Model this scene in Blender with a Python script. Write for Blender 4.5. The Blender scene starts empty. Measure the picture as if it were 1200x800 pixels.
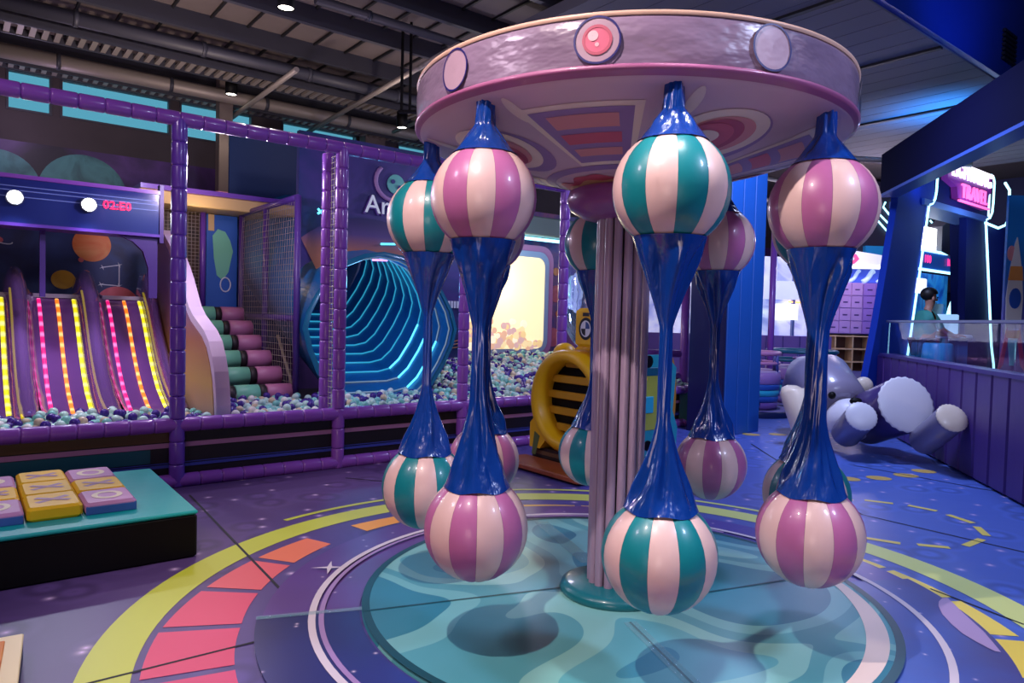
import bpy, math, random
from math import sin, cos, pi, radians as rad, hypot, atan2, sqrt
from mathutils import Vector, Matrix
random.seed(7)
SC = bpy.context.scene
COL = SC.collection

# ------------------------------------------------------------------ camera
S = 1.15
CAM = Vector((0, -3.3848*S, 1.3225*S))
FPX = 828.25
_p, _r, _y = -.0354, .0253, -.1525
FWD = Vector((sin(_y)*cos(_p), cos(_y)*cos(_p), sin(_p)))
_right = Vector((cos(_y), -sin(_y), 0)); _up = _right.cross(FWD)
RT = _right*cos(_r)+_up*sin(_r); UP = -_right*sin(_r)+_up*cos(_r)
cam = bpy.data.cameras.new('camera'); cam_o = bpy.data.objects.new('camera', cam); COL.objects.link(cam_o)
cam.sensor_width = 36; cam.lens = FPX*36/1200; cam.clip_start = .05; cam.clip_end = 200
M4 = Matrix((RT, UP, -FWD)).transposed().to_4x4(); M4.translation = CAM
cam_o.matrix_world = M4
SC.camera = cam_o

# ------------------------------------------------------------------ exposure, sky
vs = SC.view_settings
vs.view_transform = 'Standard'; vs.look = 'None'; vs.gamma = 1; vs.exposure = 0.0; vs.use_curve_mapping = False
W = bpy.data.worlds.new('sky'); SC.world = W; W.use_nodes = True
W.node_tree.nodes['Background'].inputs[0].default_value = (.10, .30, .40, 1)
W.node_tree.nodes['Background'].inputs[1].default_value = 1.5

# ------------------------------------------------------------------ lights
def light(kind, name, loc, power, color, size=.1, target=None, spot=60, blend=.4):
    l = bpy.data.lights.new(name, kind); l.energy = power; l.color = color
    if kind == 'AREA': l.shape = 'DISK'; l.size = size
    else: l.shadow_soft_size = size
    if kind == 'SPOT': l.spot_size = rad(spot); l.spot_blend = blend
    o = bpy.data.objects.new(name, l); COL.objects.link(o); o.location = loc
    if target is not None:
        o.rotation_euler = (Vector(target)-Vector(loc)).to_track_quat('-Z', 'Y').to_euler()
    return o
P1_ = Vector((-3.70, 1.58, 0)); D_ = Vector((.681, .732, 0)).normalized(); N_ = Vector((-D_.y, D_.x, 0))
def PS_(s, t, z): return P1_+D_*s+N_*t+Vector((0, 0, z))   # the hall's own grid
WARM = (1, .80, .78); COOL = (.55, .68, 1); MAG = (.85, .42, 1); BLUE = (.08, .25, 1)
light('SPOT', 'front_downlight', (-1.24, -2.68, 4.55), 560, (1, .84, .80), .03, (-.1, -.2, .4), 72, .5)
light('SPOT', 'pod_downlight', (.28, -1.50, 4.55), 330, (.95, .97, 1), .03, (.25, -1.3, 2), 15, .5)
light('SPOT', 'right_pod_downlight', (1.15, -.95, 4.55), 110, (1, .9, .85), .03, (1.1, -.85, 2), 13, .5)
light('SPOT', 'left_pod_downlight', (-.85, -1.05, 4.55), 30, (1, .85, .85), .04, (-.8, -1.0, 2), 14, .6)
light('AREA', 'hall_fill', (-3.6, -2.6, 4.6), 60, (1, .78, .97), .8, (-2.4, .5, 0))  # unseen fill added under the ceiling, standing in for the general lamps
light('AREA', 'hall_blue_wash', (3.4, -2.2, 4.6), 170, (.58, .66, 1), .8, (2.8, 1.5, 0))
light('AREA', 'hall_far_wash', (2.2, 4.6, 4.6), 175, (.50, .58, 1), .8, (2.4, 5, 0))
light('AREA', 'front_bounce_fill', (-.6, -7.2, .9), 58, (1, .76, .72), 2.2, (0, 0, 1.7))  # unseen fill added behind the camera as bounce for the canopy underside
light('SPOT', 'deck_fill', PS_(.2, 2.2, 2.85), 150, (1, .80, .68), .1, PS_(.0, 3.4, 5.2), 150, .8)  # added fill without a fixture, lifts the brown deck
light('SPOT', 'deck_fill', PS_(3.2, 2.2, 3.9), 30, (1, .80, .70), .1, PS_(3.0, 3.0, 5.2), 150, .8)  # second added deck fill, farther along, no fixture either
light('POINT', 'mural_fill', PS_(-.8, 5.2, 4.0), 10, (.8, .6, 1), .05)  # added fill with no fixture, brightens the painted upper wall

# ------------------------------------------------------------------ helpers
def lin(h):
    if isinstance(h, str):
        h = h.lstrip('#'); v = [int(h[i:i+2], 16)/255 for i in (0, 2, 4)]
    else: v = list(h)
    return tuple(c/12.92 if c <= .04045 else ((c+.055)/1.055)**2.4 for c in v)
MATS = {}
def mat(name, color, rough=.5, metal=0, spec=.5, emit=0, coat=0, trans=0, alpha=1, bump=0, bscale=20, var=0, vscale=6, stretch=(1, 1, 1), ecol=None):
    if name in MATS: return MATS[name]
    m = bpy.data.materials.new(name); m.use_nodes = True; nt = m.node_tree; b = nt.nodes['Principled BSDF']
    c = lin(color)
    b.inputs['Base Color'].default_value = (*c, 1); b.inputs['Roughness'].default_value = rough
    b.inputs['Metallic'].default_value = metal; b.inputs['Specular IOR Level'].default_value = spec
    b.inputs['Coat Weight'].default_value = coat; b.inputs['Coat Roughness'].default_value = .08
    b.inputs['Transmission Weight'].default_value = trans; b.inputs['Alpha'].default_value = alpha
    if emit:
        b.inputs['Emission Color'].default_value = (*(lin(ecol) if ecol else c), 1); b.inputs['Emission Strength'].default_value = emit
    if bump or var:
        tc = nt.nodes.new('ShaderNodeTexCoord'); mp = nt.nodes.new('ShaderNodeMapping'); mp.inputs['Scale'].default_value = stretch
        nt.links.new(tc.outputs['Object'], mp.inputs[0])
        if bump:
            n = nt.nodes.new('ShaderNodeTexNoise'); n.inputs['Scale'].default_value = bscale; n.inputs['Detail'].default_value = 3
            bp = nt.nodes.new('ShaderNodeBump'); bp.inputs['Strength'].default_value = bump; bp.inputs['Distance'].default_value = .02
            nt.links.new(mp.outputs[0], n.inputs[0]); nt.links.new(n.outputs[0], bp.inputs['Height']); nt.links.new(bp.outputs[0], b.inputs['Normal'])
        if var:
            n = nt.nodes.new('ShaderNodeTexNoise'); n.inputs['Scale'].default_value = vscale; n.inputs['Detail'].default_value = 4
            mx = nt.nodes.new('ShaderNodeMixRGB'); mx.blend_type = 'MULTIPLY'; mx.inputs[0].default_value = var
            mx.inputs[1].default_value = (*c, 1); nt.links.new(mp.outputs[0], n.inputs[0]); nt.links.new(n.outputs[0], mx.inputs[2]); nt.links.new(mx.outputs[0], b.inputs['Base Color'])
    MATS[name] = m
    return m

class MB:
    def __init__(s, T=None): s.v = []; s.f = []; s.mi = []; s.sm = []; s.T = T
    def P(s, p):
        return Vector(s.T(*p)) if s.T else Vector(p)
    def add(s, vs, fs, mi=0, smooth=False, raw=False):
        n = len(s.v); s.v += [Vector(p) if raw else s.P(p) for p in vs]
        s.f += [tuple(n+i for i in f) for f in fs]; s.mi += [mi]*len(fs); s.sm += [smooth]*len(fs); return s
    def box(s, a, b, mi=0):
        (x0, y0, z0), (x1, y1, z1) = a, b
        vs = [(x0, y0, z0), (x1, y0, z0), (x1, y1, z0), (x0, y1, z0), (x0, y0, z1), (x1, y0, z1), (x1, y1, z1), (x0, y1, z1)]
        return s.add(vs, [(3, 2, 1, 0), (4, 5, 6, 7), (0, 1, 5, 4), (1, 2, 6, 5), (2, 3, 7, 6), (3, 0, 4, 7)], mi)
    def bbox(s, a, b, r=.01, mi=0):           # box with chamfered edges
        (x0, y0, z0), (x1, y1, z1) = a, b
        sec = [(x0+r, y0), (x1-r, y0), (x1, y0+r), (x1, y1-r), (x1-r, y1), (x0+r, y1), (x0, y1-r), (x0, y0+r)]
        cx, cy = (x0+x1)/2, (y0+y1)/2
        ins = [(cx+(x-cx)*(1-2*r/max(x1-x0, 1e-6)), cy+(y-cy)*(1-2*r/max(y1-y0, 1e-6))) for x, y in sec]
        vs = [(x, y, z0) for x, y in ins]+[(x, y, z0+r) for x, y in sec]+[(x, y, z1-r) for x, y in sec]+[(x, y, z1) for x, y in ins]
        fs = [tuple(range(7, -1, -1)), tuple(range(24, 32))]
        for k in range(3):
            for i in range(8): j = (i+1) % 8; fs.append((k*8+i, k*8+j, k*8+8+j, k*8+8+i))
        return s.add(vs, fs, mi)
    def prism(s, poly, h0, h1, axis=2, mi=0, smooth=False):   # polygon extruded along an axis of the frame
        def q(a, b, h): return (a, b, h) if axis == 2 else (a, h, b) if axis == 1 else (h, a, b)
        n = len(poly); vs = [q(a, b, h0) for a, b in poly]+[q(a, b, h1) for a, b in poly]
        s.add(vs, [tuple(range(n-1, -1, -1)), tuple(range(n, 2*n))], mi)
        k = len(s.v)-2*n
        for i in range(n):
            j = (i+1) % n; s.f.append((k+i, k+j, k+n+j, k+n+i)); s.mi.append(mi); s.sm.append(smooth)
        return s
    def tube(s, pts, r, n=10, mi=0, cap=True, closed=False):
        P = [s.P(p) for p in pts]; N = len(P); rs = r if isinstance(r, (list, tuple)) else [r]*N
        vs = []; a = None
        for i in range(N):
            if closed: t = P[(i+1) % N]-P[i-1]
            else: t = (P[min(i+1, N-1)]-P[max(i-1, 0)])
            t.normalize()
            if a is None:
                a = Vector((0, 0, 1)) if abs(t.z) < .9 else Vector((1, 0, 0))
            a = a-t*a.dot(t); a.normalize(); b = t.cross(a)
            vs += [P[i]+(a*cos(2*pi*k/n)+b*sin(2*pi*k/n))*rs[i] for k in range(n)]
        fs = []
        for i in range(N if closed else N-1):
            for k in range(n):
                i2 = (i+1) % N; fs.append((i*n+k, i*n+(k+1) % n, i2*n+(k+1) % n, i2*n+k))
        s.add(vs, fs, mi, True, raw=True)
        if cap and not closed:
            k = len(s.v)-N*n; s.f += [tuple(k+i for i in range(n-1, -1, -1)), tuple(k+(N-1)*n+i for i in range(n))]; s.mi += [mi]*2; s.sm += [False]*2
        return s
    def lathe(s, prof, n=48, c=(0, 0), a0=0, a1=2*pi, mi=0, smooth=True, fn=None):
        full = abs(a1-a0-2*pi) < 1e-6; m = n if full else n+1; vs = []
        for r, z in prof:
            for k in range(m):
                a = a0+(a1-a0)*k/n; rr, zz = fn(r, z, a) if fn else (r, z)
                vs.append((c[0]+rr*cos(a), c[1]+rr*sin(a), zz))
        fs = []
        for i in range(len(prof)-1):
            for k in range(n):
                k2 = (k+1) % m; fs.append((i*m+k, i*m+k2, (i+1)*m+k2, (i+1)*m+k))
        return s.add(vs, fs, mi, smooth)
    def cyl(s, a, b, r, n=16, mi=0, cap=True): return s.tube([a, b], r, n, mi, cap)
    def ball(s, c, r, n=16, m=10, mi=0, sq=(1, 1, 1)):
        vs = []; fs = []
        for i in range(m+1):
            t = pi*i/m
            for k in range(n): p = 2*pi*k/n; vs.append((c[0]+r*sq[0]*sin(t)*cos(p), c[1]+r*sq[1]*sin(t)*sin(p), c[2]+r*sq[2]*cos(t)))
        for i in range(m):
            for k in range(n): fs.append((i*n+k, (i+1)*n+k, (i+1)*n+(k+1) % n, i*n+(k+1) % n))
        return s.add(vs, fs, mi, True)
    def mesh(s, name, mats, base=Vector((0, 0, 0))):
        me = bpy.data.meshes.new(name); me.from_pydata([v-base for v in s.v], [], s.f)
        for m in (mats if isinstance(mats, (list, tuple)) else [mats]): me.materials.append(m)
        me.polygons.foreach_set('material_index', s.mi); me.polygons.foreach_set('use_smooth', s.sm)
        me.update(); return me
    def build(s, name, mats, parent=None, kind=None, base=None):
        w = world_of(parent) if parent else Vector((0, 0, 0))
        if base is not None: w = w+Vector(base) if parent else Vector(base)
        o = bpy.data.objects.new(name, s.mesh(name, mats, w)); COL.objects.link(o)
        if parent: o.parent = parent
        if base is not None: o.location = Vector(base)
        if kind: o['kind'] = kind
        return o
def world_of(o):
    w = Vector((0, 0, 0))
    while o: w = w+o.location; o = o.parent
    return w
def put(name, me, parent, loc=(0, 0, 0), rot=(0, 0, 0), scale=None):
    o = bpy.data.objects.new(name, me); COL.objects.link(o); o.parent = parent; o.location = loc; o.rotation_euler = rot
    if scale: o.scale = scale
    return o
def tag(o, label, cat, group=None, kind=None):
    o['label'] = label; o['category'] = cat
    if group: o['group'] = group
    if kind: o['kind'] = kind
    return o
def thing(name, label, cat, loc, group=None):
    o = bpy.data.objects.new(name, None); COL.objects.link(o); o.location = loc; o.empty_display_size = .1
    return tag(o, label, cat, group)
def struct(o): o['kind'] = 'structure'; return o
def text(name, body, size, origin, xd, yd, m, parent, depth=.006, shear=0, center=True, font_scale=(1, 1)):
    cu = bpy.data.curves.new('txt', 'FONT'); cu.body = body; cu.size = size; cu.extrude = depth/2; cu.shear = shear; cu.resolution_u = 2
    if center: cu.align_x = 'CENTER'; cu.align_y = 'CENTER'
    t = bpy.data.objects.new('txt', cu); COL.objects.link(t); dg = bpy.context.evaluated_depsgraph_get(); dg.update()
    me = bpy.data.meshes.new_from_object(t.evaluated_get(dg)); bpy.data.objects.remove(t); bpy.data.curves.remove(cu)
    xd = Vector(xd).normalized(); yd = Vector(yd).normalized(); zd = xd.cross(yd); w = world_of(parent)
    for v in me.vertices:
        v.co = Vector(origin)+xd*v.co.x*font_scale[0]+yd*v.co.y*font_scale[1]+zd*v.co.z-w
    me.materials.clear(); me.materials.append(m); me.name = name
    o = bpy.data.objects.new(name, me); COL.objects.link(o); o.parent = parent
    return o
# frame of the play structure: s runs along its front, t into it; the hall is built on the same grid
P1 = Vector((-3.70, 1.58, 0)); D = Vector((.681, .732, 0)).normalized(); N = Vector((-D.y, D.x, 0))
def PS(s, t, z): return P1+D*s+N*t+Vector((0, 0, z))
def frame(o, ux):
    o = Vector(o); ux = Vector(ux).normalized(); uy = Vector((-ux.y, ux.x, 0))
    return lambda a, b, c: o+ux*a+uy*b+Vector((0, 0, c))
# survey: the floor (or a height) seen at a point of the 1200 x 800 photograph
def floor_at(u, v, z=0):
    d = FWD+RT*((u-600)/FPX)+UP*((400-v)/FPX); k = (z-CAM.z)/d.z; return CAM+d*k
def seen(u, v, depth): return CAM+(FWD+RT*((u-600)/FPX)+UP*((400-v)/FPX))*depth

# ------------------------------------------------------------------ materials
def nodes(name):
    m = bpy.data.materials.new(name); m.use_nodes = True; MATS[name] = m
    return m, m.node_tree, m.node_tree.nodes['Principled BSDF']
def floor_material():
    m, nt, b = nodes('space_print_floor'); L = nt.links.new; nn = nt.nodes.new
    tc = nn('ShaderNodeTexCoord'); sep = nn('ShaderNodeSeparateXYZ'); L(tc.outputs['Object'], sep.inputs[0])
    nz = nn('ShaderNodeTexNoise'); nz.inputs['Scale'].default_value = .7; nz.inputs['Detail'].default_value = 4; L(tc.outputs['Object'], nz.inputs[0])
    ad = nn('ShaderNodeMath'); ad.operation = 'MULTIPLY_ADD'; ad.inputs[1].default_value = 1.6; L(nz.outputs[0], ad.inputs[0]); L(sep.outputs[0], ad.inputs[2])
    mr = nn('ShaderNodeMapRange'); mr.inputs[1].default_value = -1.6; mr.inputs[2].default_value = 3.0; L(ad.outputs[0], mr.inputs[0])
    cr = nn('ShaderNodeValToRGB'); e = cr.color_ramp.elements
    e[0].position = 0; e[0].color = (*lin('#5a4478'), 1); e[1].position = 1; e[1].color = (*lin('#5270c8'), 1)
    k = e.new(.5); k.color = (*lin('#49489c'), 1); L(mr.outputs[0], cr.inputs[0])
    vo = nn('ShaderNodeTexVoronoi'); vo.inputs['Scale'].default_value = 2.1; vo.voronoi_dimensions = '2D'; L(tc.outputs['Object'], vo.inputs['Vector'])
    # soft ripples round each cell centre
    si = nn('ShaderNodeMath'); si.operation = 'MULTIPLY'; si.inputs[1].default_value = 24; L(vo.outputs['Distance'], si.inputs[0])
    s2 = nn('ShaderNodeMath'); s2.operation = 'SINE'; L(si.outputs[0], s2.inputs[0])
    gate = nn('ShaderNodeMapRange'); gate.inputs[1].default_value = .12; gate.inputs[2].default_value = .45; gate.inputs[3].default_value = 1; gate.inputs[4].default_value = 0; L(vo.outputs['Distance'], gate.inputs[0])
    g2 = nn('ShaderNodeMath'); g2.operation = 'MULTIPLY'; L(s2.outputs[0], g2.inputs[0]); L(gate.outputs[0], g2.inputs[1])
    g3 = nn('ShaderNodeMath'); g3.operation = 'MULTIPLY_ADD'; g3.inputs[1].default_value = .24; g3.inputs[2].default_value = .9; L(g2.outputs[0], g3.inputs[0])
    mul = nn('ShaderNodeVectorMath'); mul.operation = 'SCALE'; L(cr.outputs[0], mul.inputs[0]); L(g3.outputs[0], mul.inputs['Scale'])
    # stars: small bright cores with a halo
    v2 = nn('ShaderNodeTexVoronoi'); v2.inputs['Scale'].default_value = 2.6; v2.voronoi_dimensions = '2D'; L(tc.outputs['Object'], v2.inputs['Vector'])
    h = nn('ShaderNodeMapRange'); h.inputs[1].default_value = .0; h.inputs[2].default_value = .17; h.inputs[3].default_value = 1; h.inputs[4].default_value = 0; L(v2.outputs['Distance'], h.inputs[0])
    hp = nn('ShaderNodeMath'); hp.operation = 'POWER'; hp.inputs[1].default_value = 4; L(h.outputs[0], hp.inputs[0])
    mx = nn('ShaderNodeMixRGB'); mx.inputs[2].default_value = (*lin('#e8c8f0'), 1); L(hp.outputs[0], mx.inputs[0]); L(mul.outputs[0], mx.inputs[1])
    L(mx.outputs[0], b.inputs['Base Color']); b.inputs['Roughness'].default_value = .42
    bn = nn('ShaderNodeTexNoise'); bn.inputs['Scale'].default_value = 3; bp = nn('ShaderNodeBump'); bp.inputs['Strength'].default_value = .12; bp.inputs['Distance'].default_value = .02
    L(tc.outputs['Object'], bn.inputs[0]); L(bn.outputs[0], bp.inputs['Height']); L(bp.outputs[0], b.inputs['Normal'])
    return m
def blob_material():
    m, nt, b = nodes('teal_camouflage_vinyl'); L = nt.links.new; nn = nt.nodes.new
    tc = nn('ShaderNodeTexCoord'); nz = nn('ShaderNodeTexNoise'); nz.inputs['Scale'].default_value = .95; nz.inputs['Detail'].default_value = 0; nz.inputs['Distortion'].default_value = .6
    L(tc.outputs['Object'], nz.inputs[0])
    cr = nn('ShaderNodeValToRGB'); cr.color_ramp.interpolation = 'CONSTANT'; e = cr.color_ramp.elements
    e[0].position = 0; e[0].color = (*lin('#2d7f92'), 1); e[1].position = .40; e[1].color = (*lin('#6fb3b4'), 1)
    for p, c in ((.47, '#4f9aa2'), (.54, '#7fbcb6'), (.62, '#5aa6ad'), (.70, '#3a8a9c')):
        k = e.new(p); k.color = (*lin(c), 1)
    L(nz.outputs[0], cr.inputs[0]); L(cr.outputs[0], b.inputs['Base Color']); b.inputs['Roughness'].default_value = .4
    return m
def ring_material(name, stops, star='#f0d8f0', scale=4.0):
    m, nt, b = nodes(name); L = nt.links.new; nn = nt.nodes.new
    tc = nn('ShaderNodeTexCoord'); sep = nn('ShaderNodeSeparateXYZ'); L(tc.outputs['Object'], sep.inputs[0])
    nz = nn('ShaderNodeTexNoise'); nz.inputs['Scale'].default_value = 1.5; nz.inputs['Detail'].default_value = 3; L(tc.outputs['Object'], nz.inputs[0])
    ad = nn('ShaderNodeMath'); ad.operation = 'MULTIPLY_ADD'; ad.inputs[1].default_value = 1.4; L(nz.outputs[0], ad.inputs[0]); L(sep.outputs[0], ad.inputs[2])
    mr = nn('ShaderNodeMapRange'); mr.inputs[1].default_value = -1.2; mr.inputs[2].default_value = 2.6; L(ad.outputs[0], mr.inputs[0])
    cr = nn('ShaderNodeValToRGB'); e = cr.color_ramp.elements
    e[0].position = 0; e[0].color = (*lin(stops[0]), 1); e[1].position = 1; e[1].color = (*lin(stops[-1]), 1)
    for i, c in enumerate(stops[1:-1]): k = e.new((i+1)/(len(stops)-1)); k.color = (*lin(c), 1)
    L(mr.outputs[0], cr.inputs[0])
    v2 = nn('ShaderNodeTexVoronoi'); v2.inputs['Scale'].default_value = scale; v2.voronoi_dimensions = '2D'; L(tc.outputs['Object'], v2.inputs['Vector'])
    h = nn('ShaderNodeMapRange'); h.inputs[1].default_value = 0; h.inputs[2].default_value = .10; h.inputs[3].default_value = 1; h.inputs[4].default_value = 0; L(v2.outputs['Distance'], h.inputs[0])
    hp = nn('ShaderNodeMath'); hp.operation = 'POWER'; hp.inputs[1].default_value = 4; L(h.outputs[0], hp.inputs[0])
    mx = nn('ShaderNodeMixRGB'); mx.inputs[2].default_value = (*lin(star), 1); L(hp.outputs[0], mx.inputs[0]); L(cr.outputs[0], mx.inputs[1])
    L(mx.outputs[0], b.inputs['Base Color']); b.inputs['Roughness'].default_value = .35
    return m
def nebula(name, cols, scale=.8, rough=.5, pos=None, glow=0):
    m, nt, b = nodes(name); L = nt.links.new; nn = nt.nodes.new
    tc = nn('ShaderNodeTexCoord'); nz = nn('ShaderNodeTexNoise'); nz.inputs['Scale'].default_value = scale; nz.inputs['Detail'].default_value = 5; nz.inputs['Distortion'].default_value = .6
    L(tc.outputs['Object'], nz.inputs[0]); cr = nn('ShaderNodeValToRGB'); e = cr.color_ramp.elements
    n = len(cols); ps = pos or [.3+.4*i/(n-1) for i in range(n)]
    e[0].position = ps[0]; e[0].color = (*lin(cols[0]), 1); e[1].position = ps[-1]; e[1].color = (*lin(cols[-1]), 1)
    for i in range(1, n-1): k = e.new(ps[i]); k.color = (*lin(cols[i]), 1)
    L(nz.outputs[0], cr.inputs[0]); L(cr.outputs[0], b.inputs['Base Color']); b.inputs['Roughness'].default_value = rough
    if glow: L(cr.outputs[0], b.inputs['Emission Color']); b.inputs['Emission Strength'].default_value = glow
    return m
def vert_ramp(name, z0, z1, stops, rough=.5):
    m, nt, b = nodes(name); L = nt.links.new; nn = nt.nodes.new
    g = nn('ShaderNodeNewGeometry'); sep = nn('ShaderNodeSeparateXYZ'); L(g.outputs['Position'], sep.inputs[0])
    mr = nn('ShaderNodeMapRange'); mr.inputs[1].default_value = z0; mr.inputs[2].default_value = z1; L(sep.outputs[2], mr.inputs[0])
    cr = nn('ShaderNodeValToRGB'); e = cr.color_ramp.elements
    e[0].position = 0; e[0].color = (*lin(stops[0]), 1); e[1].position = 1; e[1].color = (*lin(stops[-1]), 1)
    for i, c in enumerate(stops[1:-1]): k = e.new((i+1)/(len(stops)-1)); k.color = (*lin(c), 1)
    L(mr.outputs[0], cr.inputs[0]); L(cr.outputs[0], b.inputs['Base Color']); b.inputs['Roughness'].default_value = rough
    return m

PINK = mat('pale_pink_vinyl', '#e0bcb8', .38, coat=.25, bump=.05, bscale=9)
TEAL = mat('teal_vinyl', '#0f7d86', .36, coat=.25, bump=.05, bscale=9)
ORCH = mat('orchid_vinyl', '#b8689c', .38, coat=.25, bump=.05, bscale=9)
SEAM = mat('seam_dark', '#5b4a5a', .6)
BVIN = mat('glossy_blue_vinyl', '#0c3f9a', .24, coat=.7, bump=.9, bscale=13, stretch=(1, 1, .28), var=.35, vscale=7)
CANRIM = mat('mauve_vinyl_rim', '#9a819f', .3, coat=.5, bump=1.0, bscale=4.5, stretch=(1, 1, 2.2), var=.5, vscale=4)
CANUND = mat('mauve_underside', '#dcb6c6', .5, var=.2, vscale=2)
CREAM = mat('cream_print', '#f4d9c9', .5)
PURP = mat('violet_print', '#9d7aac', .5)
CORAL = mat('coral_print', '#cf5f76', .5)
CORALL = mat('light_coral_print', '#dc8f92', .5)
CORALD = mat('deep_coral_print', '#b9506a', .5)
NAVY = mat('navy_piping', '#241f6b', .4)
MAUVE = mat('mauve_grey_vinyl', '#a58da6', .3, coat=.4)
DARK = mat('near_black', '#0c0b10', .6)
BLACK = mat('black_vinyl', '#040306', .55, spec=.2)
FOAMP = mat('purple_foam_sleeve', '#884bb2', .32, coat=.3)
STEEL = mat('galvanised_steel', '#9a9088', .5, metal=.3)
DSTEEL = mat('dark_painted_steel', '#3a3a44', .5)
WHITE = mat('white_vinyl', '#e2dfe4', .4)
YELLOW = mat('yellow_vinyl', '#e6b312', .4)
FLOOR = floor_material()

# ------------------------------------------------------------------ setting: floor, walls, ceiling
fl = struct(MB(PS).box((-6, -9, -.08), (19, 7.2, 0)).build('floor', FLOOR))
wallm = mat('dark_brown_wall', '#4a4146', .8, var=.3, vscale=3)
wpurp = nebula('purple_space_mural', ['#1a1026', '#3a1c56', '#56307a', '#221433'], .9)
WT = 6.0
wb = MB(PS)
wb.box((-6, WT, 0), (19, WT+.2, 3.85), 1)
wb.box((-6, WT, 3.85), (19, WT+.2, 4.28), 0)
wb.box((-6, WT, 4.86), (19, WT+.2, 5.3), 0)
WIN = [(-2.3, -1.0), (-.9, -.35), (-.25, 1.25), (1.38, 2.55), (3.05, 4.5), (4.62, 5.0), (5.35, 6.2), (6.32, 7.6)]
px = -6
for a, b in WIN: wb.box((px, WT, 4.28), (a, WT+.2, 4.86), 0); px = b
wb.box((px, WT, 4.28), (19, WT+.2, 4.86), 0)
wall_back = struct(wb.build('wall_back', [wallm, wpurp]))
GLASS = mat('window_glass', '#d8f0f4', .02, trans=1, spec=.3)
for i, (a, b) in enumerate(WIN):
    f = MB(PS); f.box((a, WT-.02, 4.28), (b, WT+.1, 4.31)); f.box((a, WT-.02, 4.83), (b, WT+.1, 4.86)); f.box((a, WT-.02, 4.31), (a+.03, WT+.1, 4.83)); f.box((b-.03, WT-.02, 4.31), (b, WT+.1, 4.83))
    w = struct(f.build('window_%d' % (i+1), DSTEEL))
    MB(PS).box((a+.03, WT+.04, 4.31), (b-.03, WT+.05, 4.83)).build('pane', GLASS, w)
# planets painted on the upper wall
teal_planet = nebula('teal_planet', ['#2a5a60', '#48888a', '#35686e'], 2.5)
def disc_on(T, a, b, z, r, name, m, parent, n=40, th=.012, sq=1, half=None):
    mb = MB(T); pts = [(a+r*cos(2*pi*k/n), z+sq*r*sin(2*pi*k/n)) for k in range(n)]
    if half is not None: pts = [(x, max(y, half)) for x, y in pts]
    mb.prism(pts, b-th, b, 1); return mb.build(name, m, parent)
disc_on(PS, .05, WT, 3.20, .58, 'painted_planet', teal_planet, wall_back)
disc_on(PS, -1.0, WT, 3.18, .52, 'painted_planet', teal_planet, wall_back)
# other walls close the hall
struct(MB(PS).box((18.8, -9, 0), (19, WT, 7.3)).build('wall_far', mat('far_wall', '#242a52', .7)))
struct(MB(PS).box((-6.2, -9, 0), (-6, WT, 7.3)).build('wall_left', mat('left_wall', '#3a3145', .7)))
struct(MB(PS).box((-6, -9.2, 0), (19, -9, 7.3)).build('wall_front', mat('front_wall', '#3a3145', .7)))
deck = mat('ceiling_deck', '#6b5f5c', .7, var=.35, vscale=2)
ceil = struct(MB(PS).box((-6, -2.9, 5.2), (19, WT, 5.35)).build('ceiling', deck))
struct(MB(PS).box((-6, -9, 7.2), (19, -2.9, 7.35)).build('ceiling_high', deck))
# deck joints and purlins
mb = MB(PS)
for k in range(34): x = -3+.36*k*1.25; mb.box((x, -2, 5.17), (x+.03, WT, 5.2))
mb.build('deck_joint', DARK, ceil, 'stuff')
for k in range(6):
    y = 5.35-1.15*k
    MB(PS).box((-5, y, 4.98), (7.5, y+.07, 5.2)).build('purlin', DSTEEL, ceil)
soff = mat('white_soffit', '#6a6a75', .75, var=.15, vscale=1.5)
sof = struct(MB(PS).box((3.7, -2.9, 4.82), (15, .35, 4.95)).build('ceiling_soffit', soff))
for x in (5.5, 7.6, 10.2): MB(PS).box((x, -2.9, 4.79), (x+.07, .35, 4.82)).build('joint', DARK, sof)
mb = MB(PS)
for k in range(30): mb.box((3.9+.37*k, -2.9, 4.817), (3.9+.37*k+.006, .35, 4.82))
mb.build('board_joint', DSTEEL, sof, 'stuff')
# blue fascia rising from the soffit's front edge to the high ceiling
bluepaint = mat('deep_blue_fascia', '#1438a8', .45, var=.1)
struct(MB(PS).box((-6, -2.98, 4.84), (19, -2.9, 7.2)).build('trim_1', bluepaint))
for k in range(7): MB(PS).bbox((9.3, -3.02, 5.05+.06*k), (9.75, -2.98, 5.09+.06*k), .004).build('vent_slat', mat('vent_dark', '#10132c', .6), bpy.data.objects['trim_1'])

# ------------------------------------------------------------------ ducts, cable ladders, pendants under the ceiling
def ladder(t, z, s0, s1, w, label, pitch=.125):
    th = thing('cable_ladder', label, 'cable tray', PS(s0, t, z))
    for k in (0, w): MB(PS).box((s0, t+k, z), (s1, t+k+.03, z+.09)).build('side_rail', DSTEEL, th)
    n = int((s1-s0)/pitch); me = MB(lambda a, b, c: D*a+N*b+Vector((0, 0, c))).box((0, .03, .01), (.06, w, .05)).mesh('rung', STEEL)
    for k in range(n): put('rung', me, th, D*(k*pitch+.05))
    return th
ladder(3.55, 4.72, -2.2, 8.2, .42, 'wide steel cable ladder hanging below the brown deck, nearer of the two')
ladder(5.32, 4.74, -2.2, 8.2, .24, 'narrow steel cable ladder running just above the clerestory windows')
def duct(t, z, r, s0, s1, label, m):
    th = thing('pipe_duct', label, 'duct', PS(s0, t, z))
    MB(PS).tube([(s0, t, z), (s1, t, z)], r, 14).build('duct_run', m, th)
    k = s0+.6
    me = MB(lambda a, b, c: D*a+N*b+Vector((0, 0, c))).tube([(0, 0, 0), (.05, 0, 0)], r+.012, 14).mesh('collar', DSTEEL)
    while k < s1: put('collar', me, th, D*(k-s0)); k += 1.4
    return th
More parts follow.
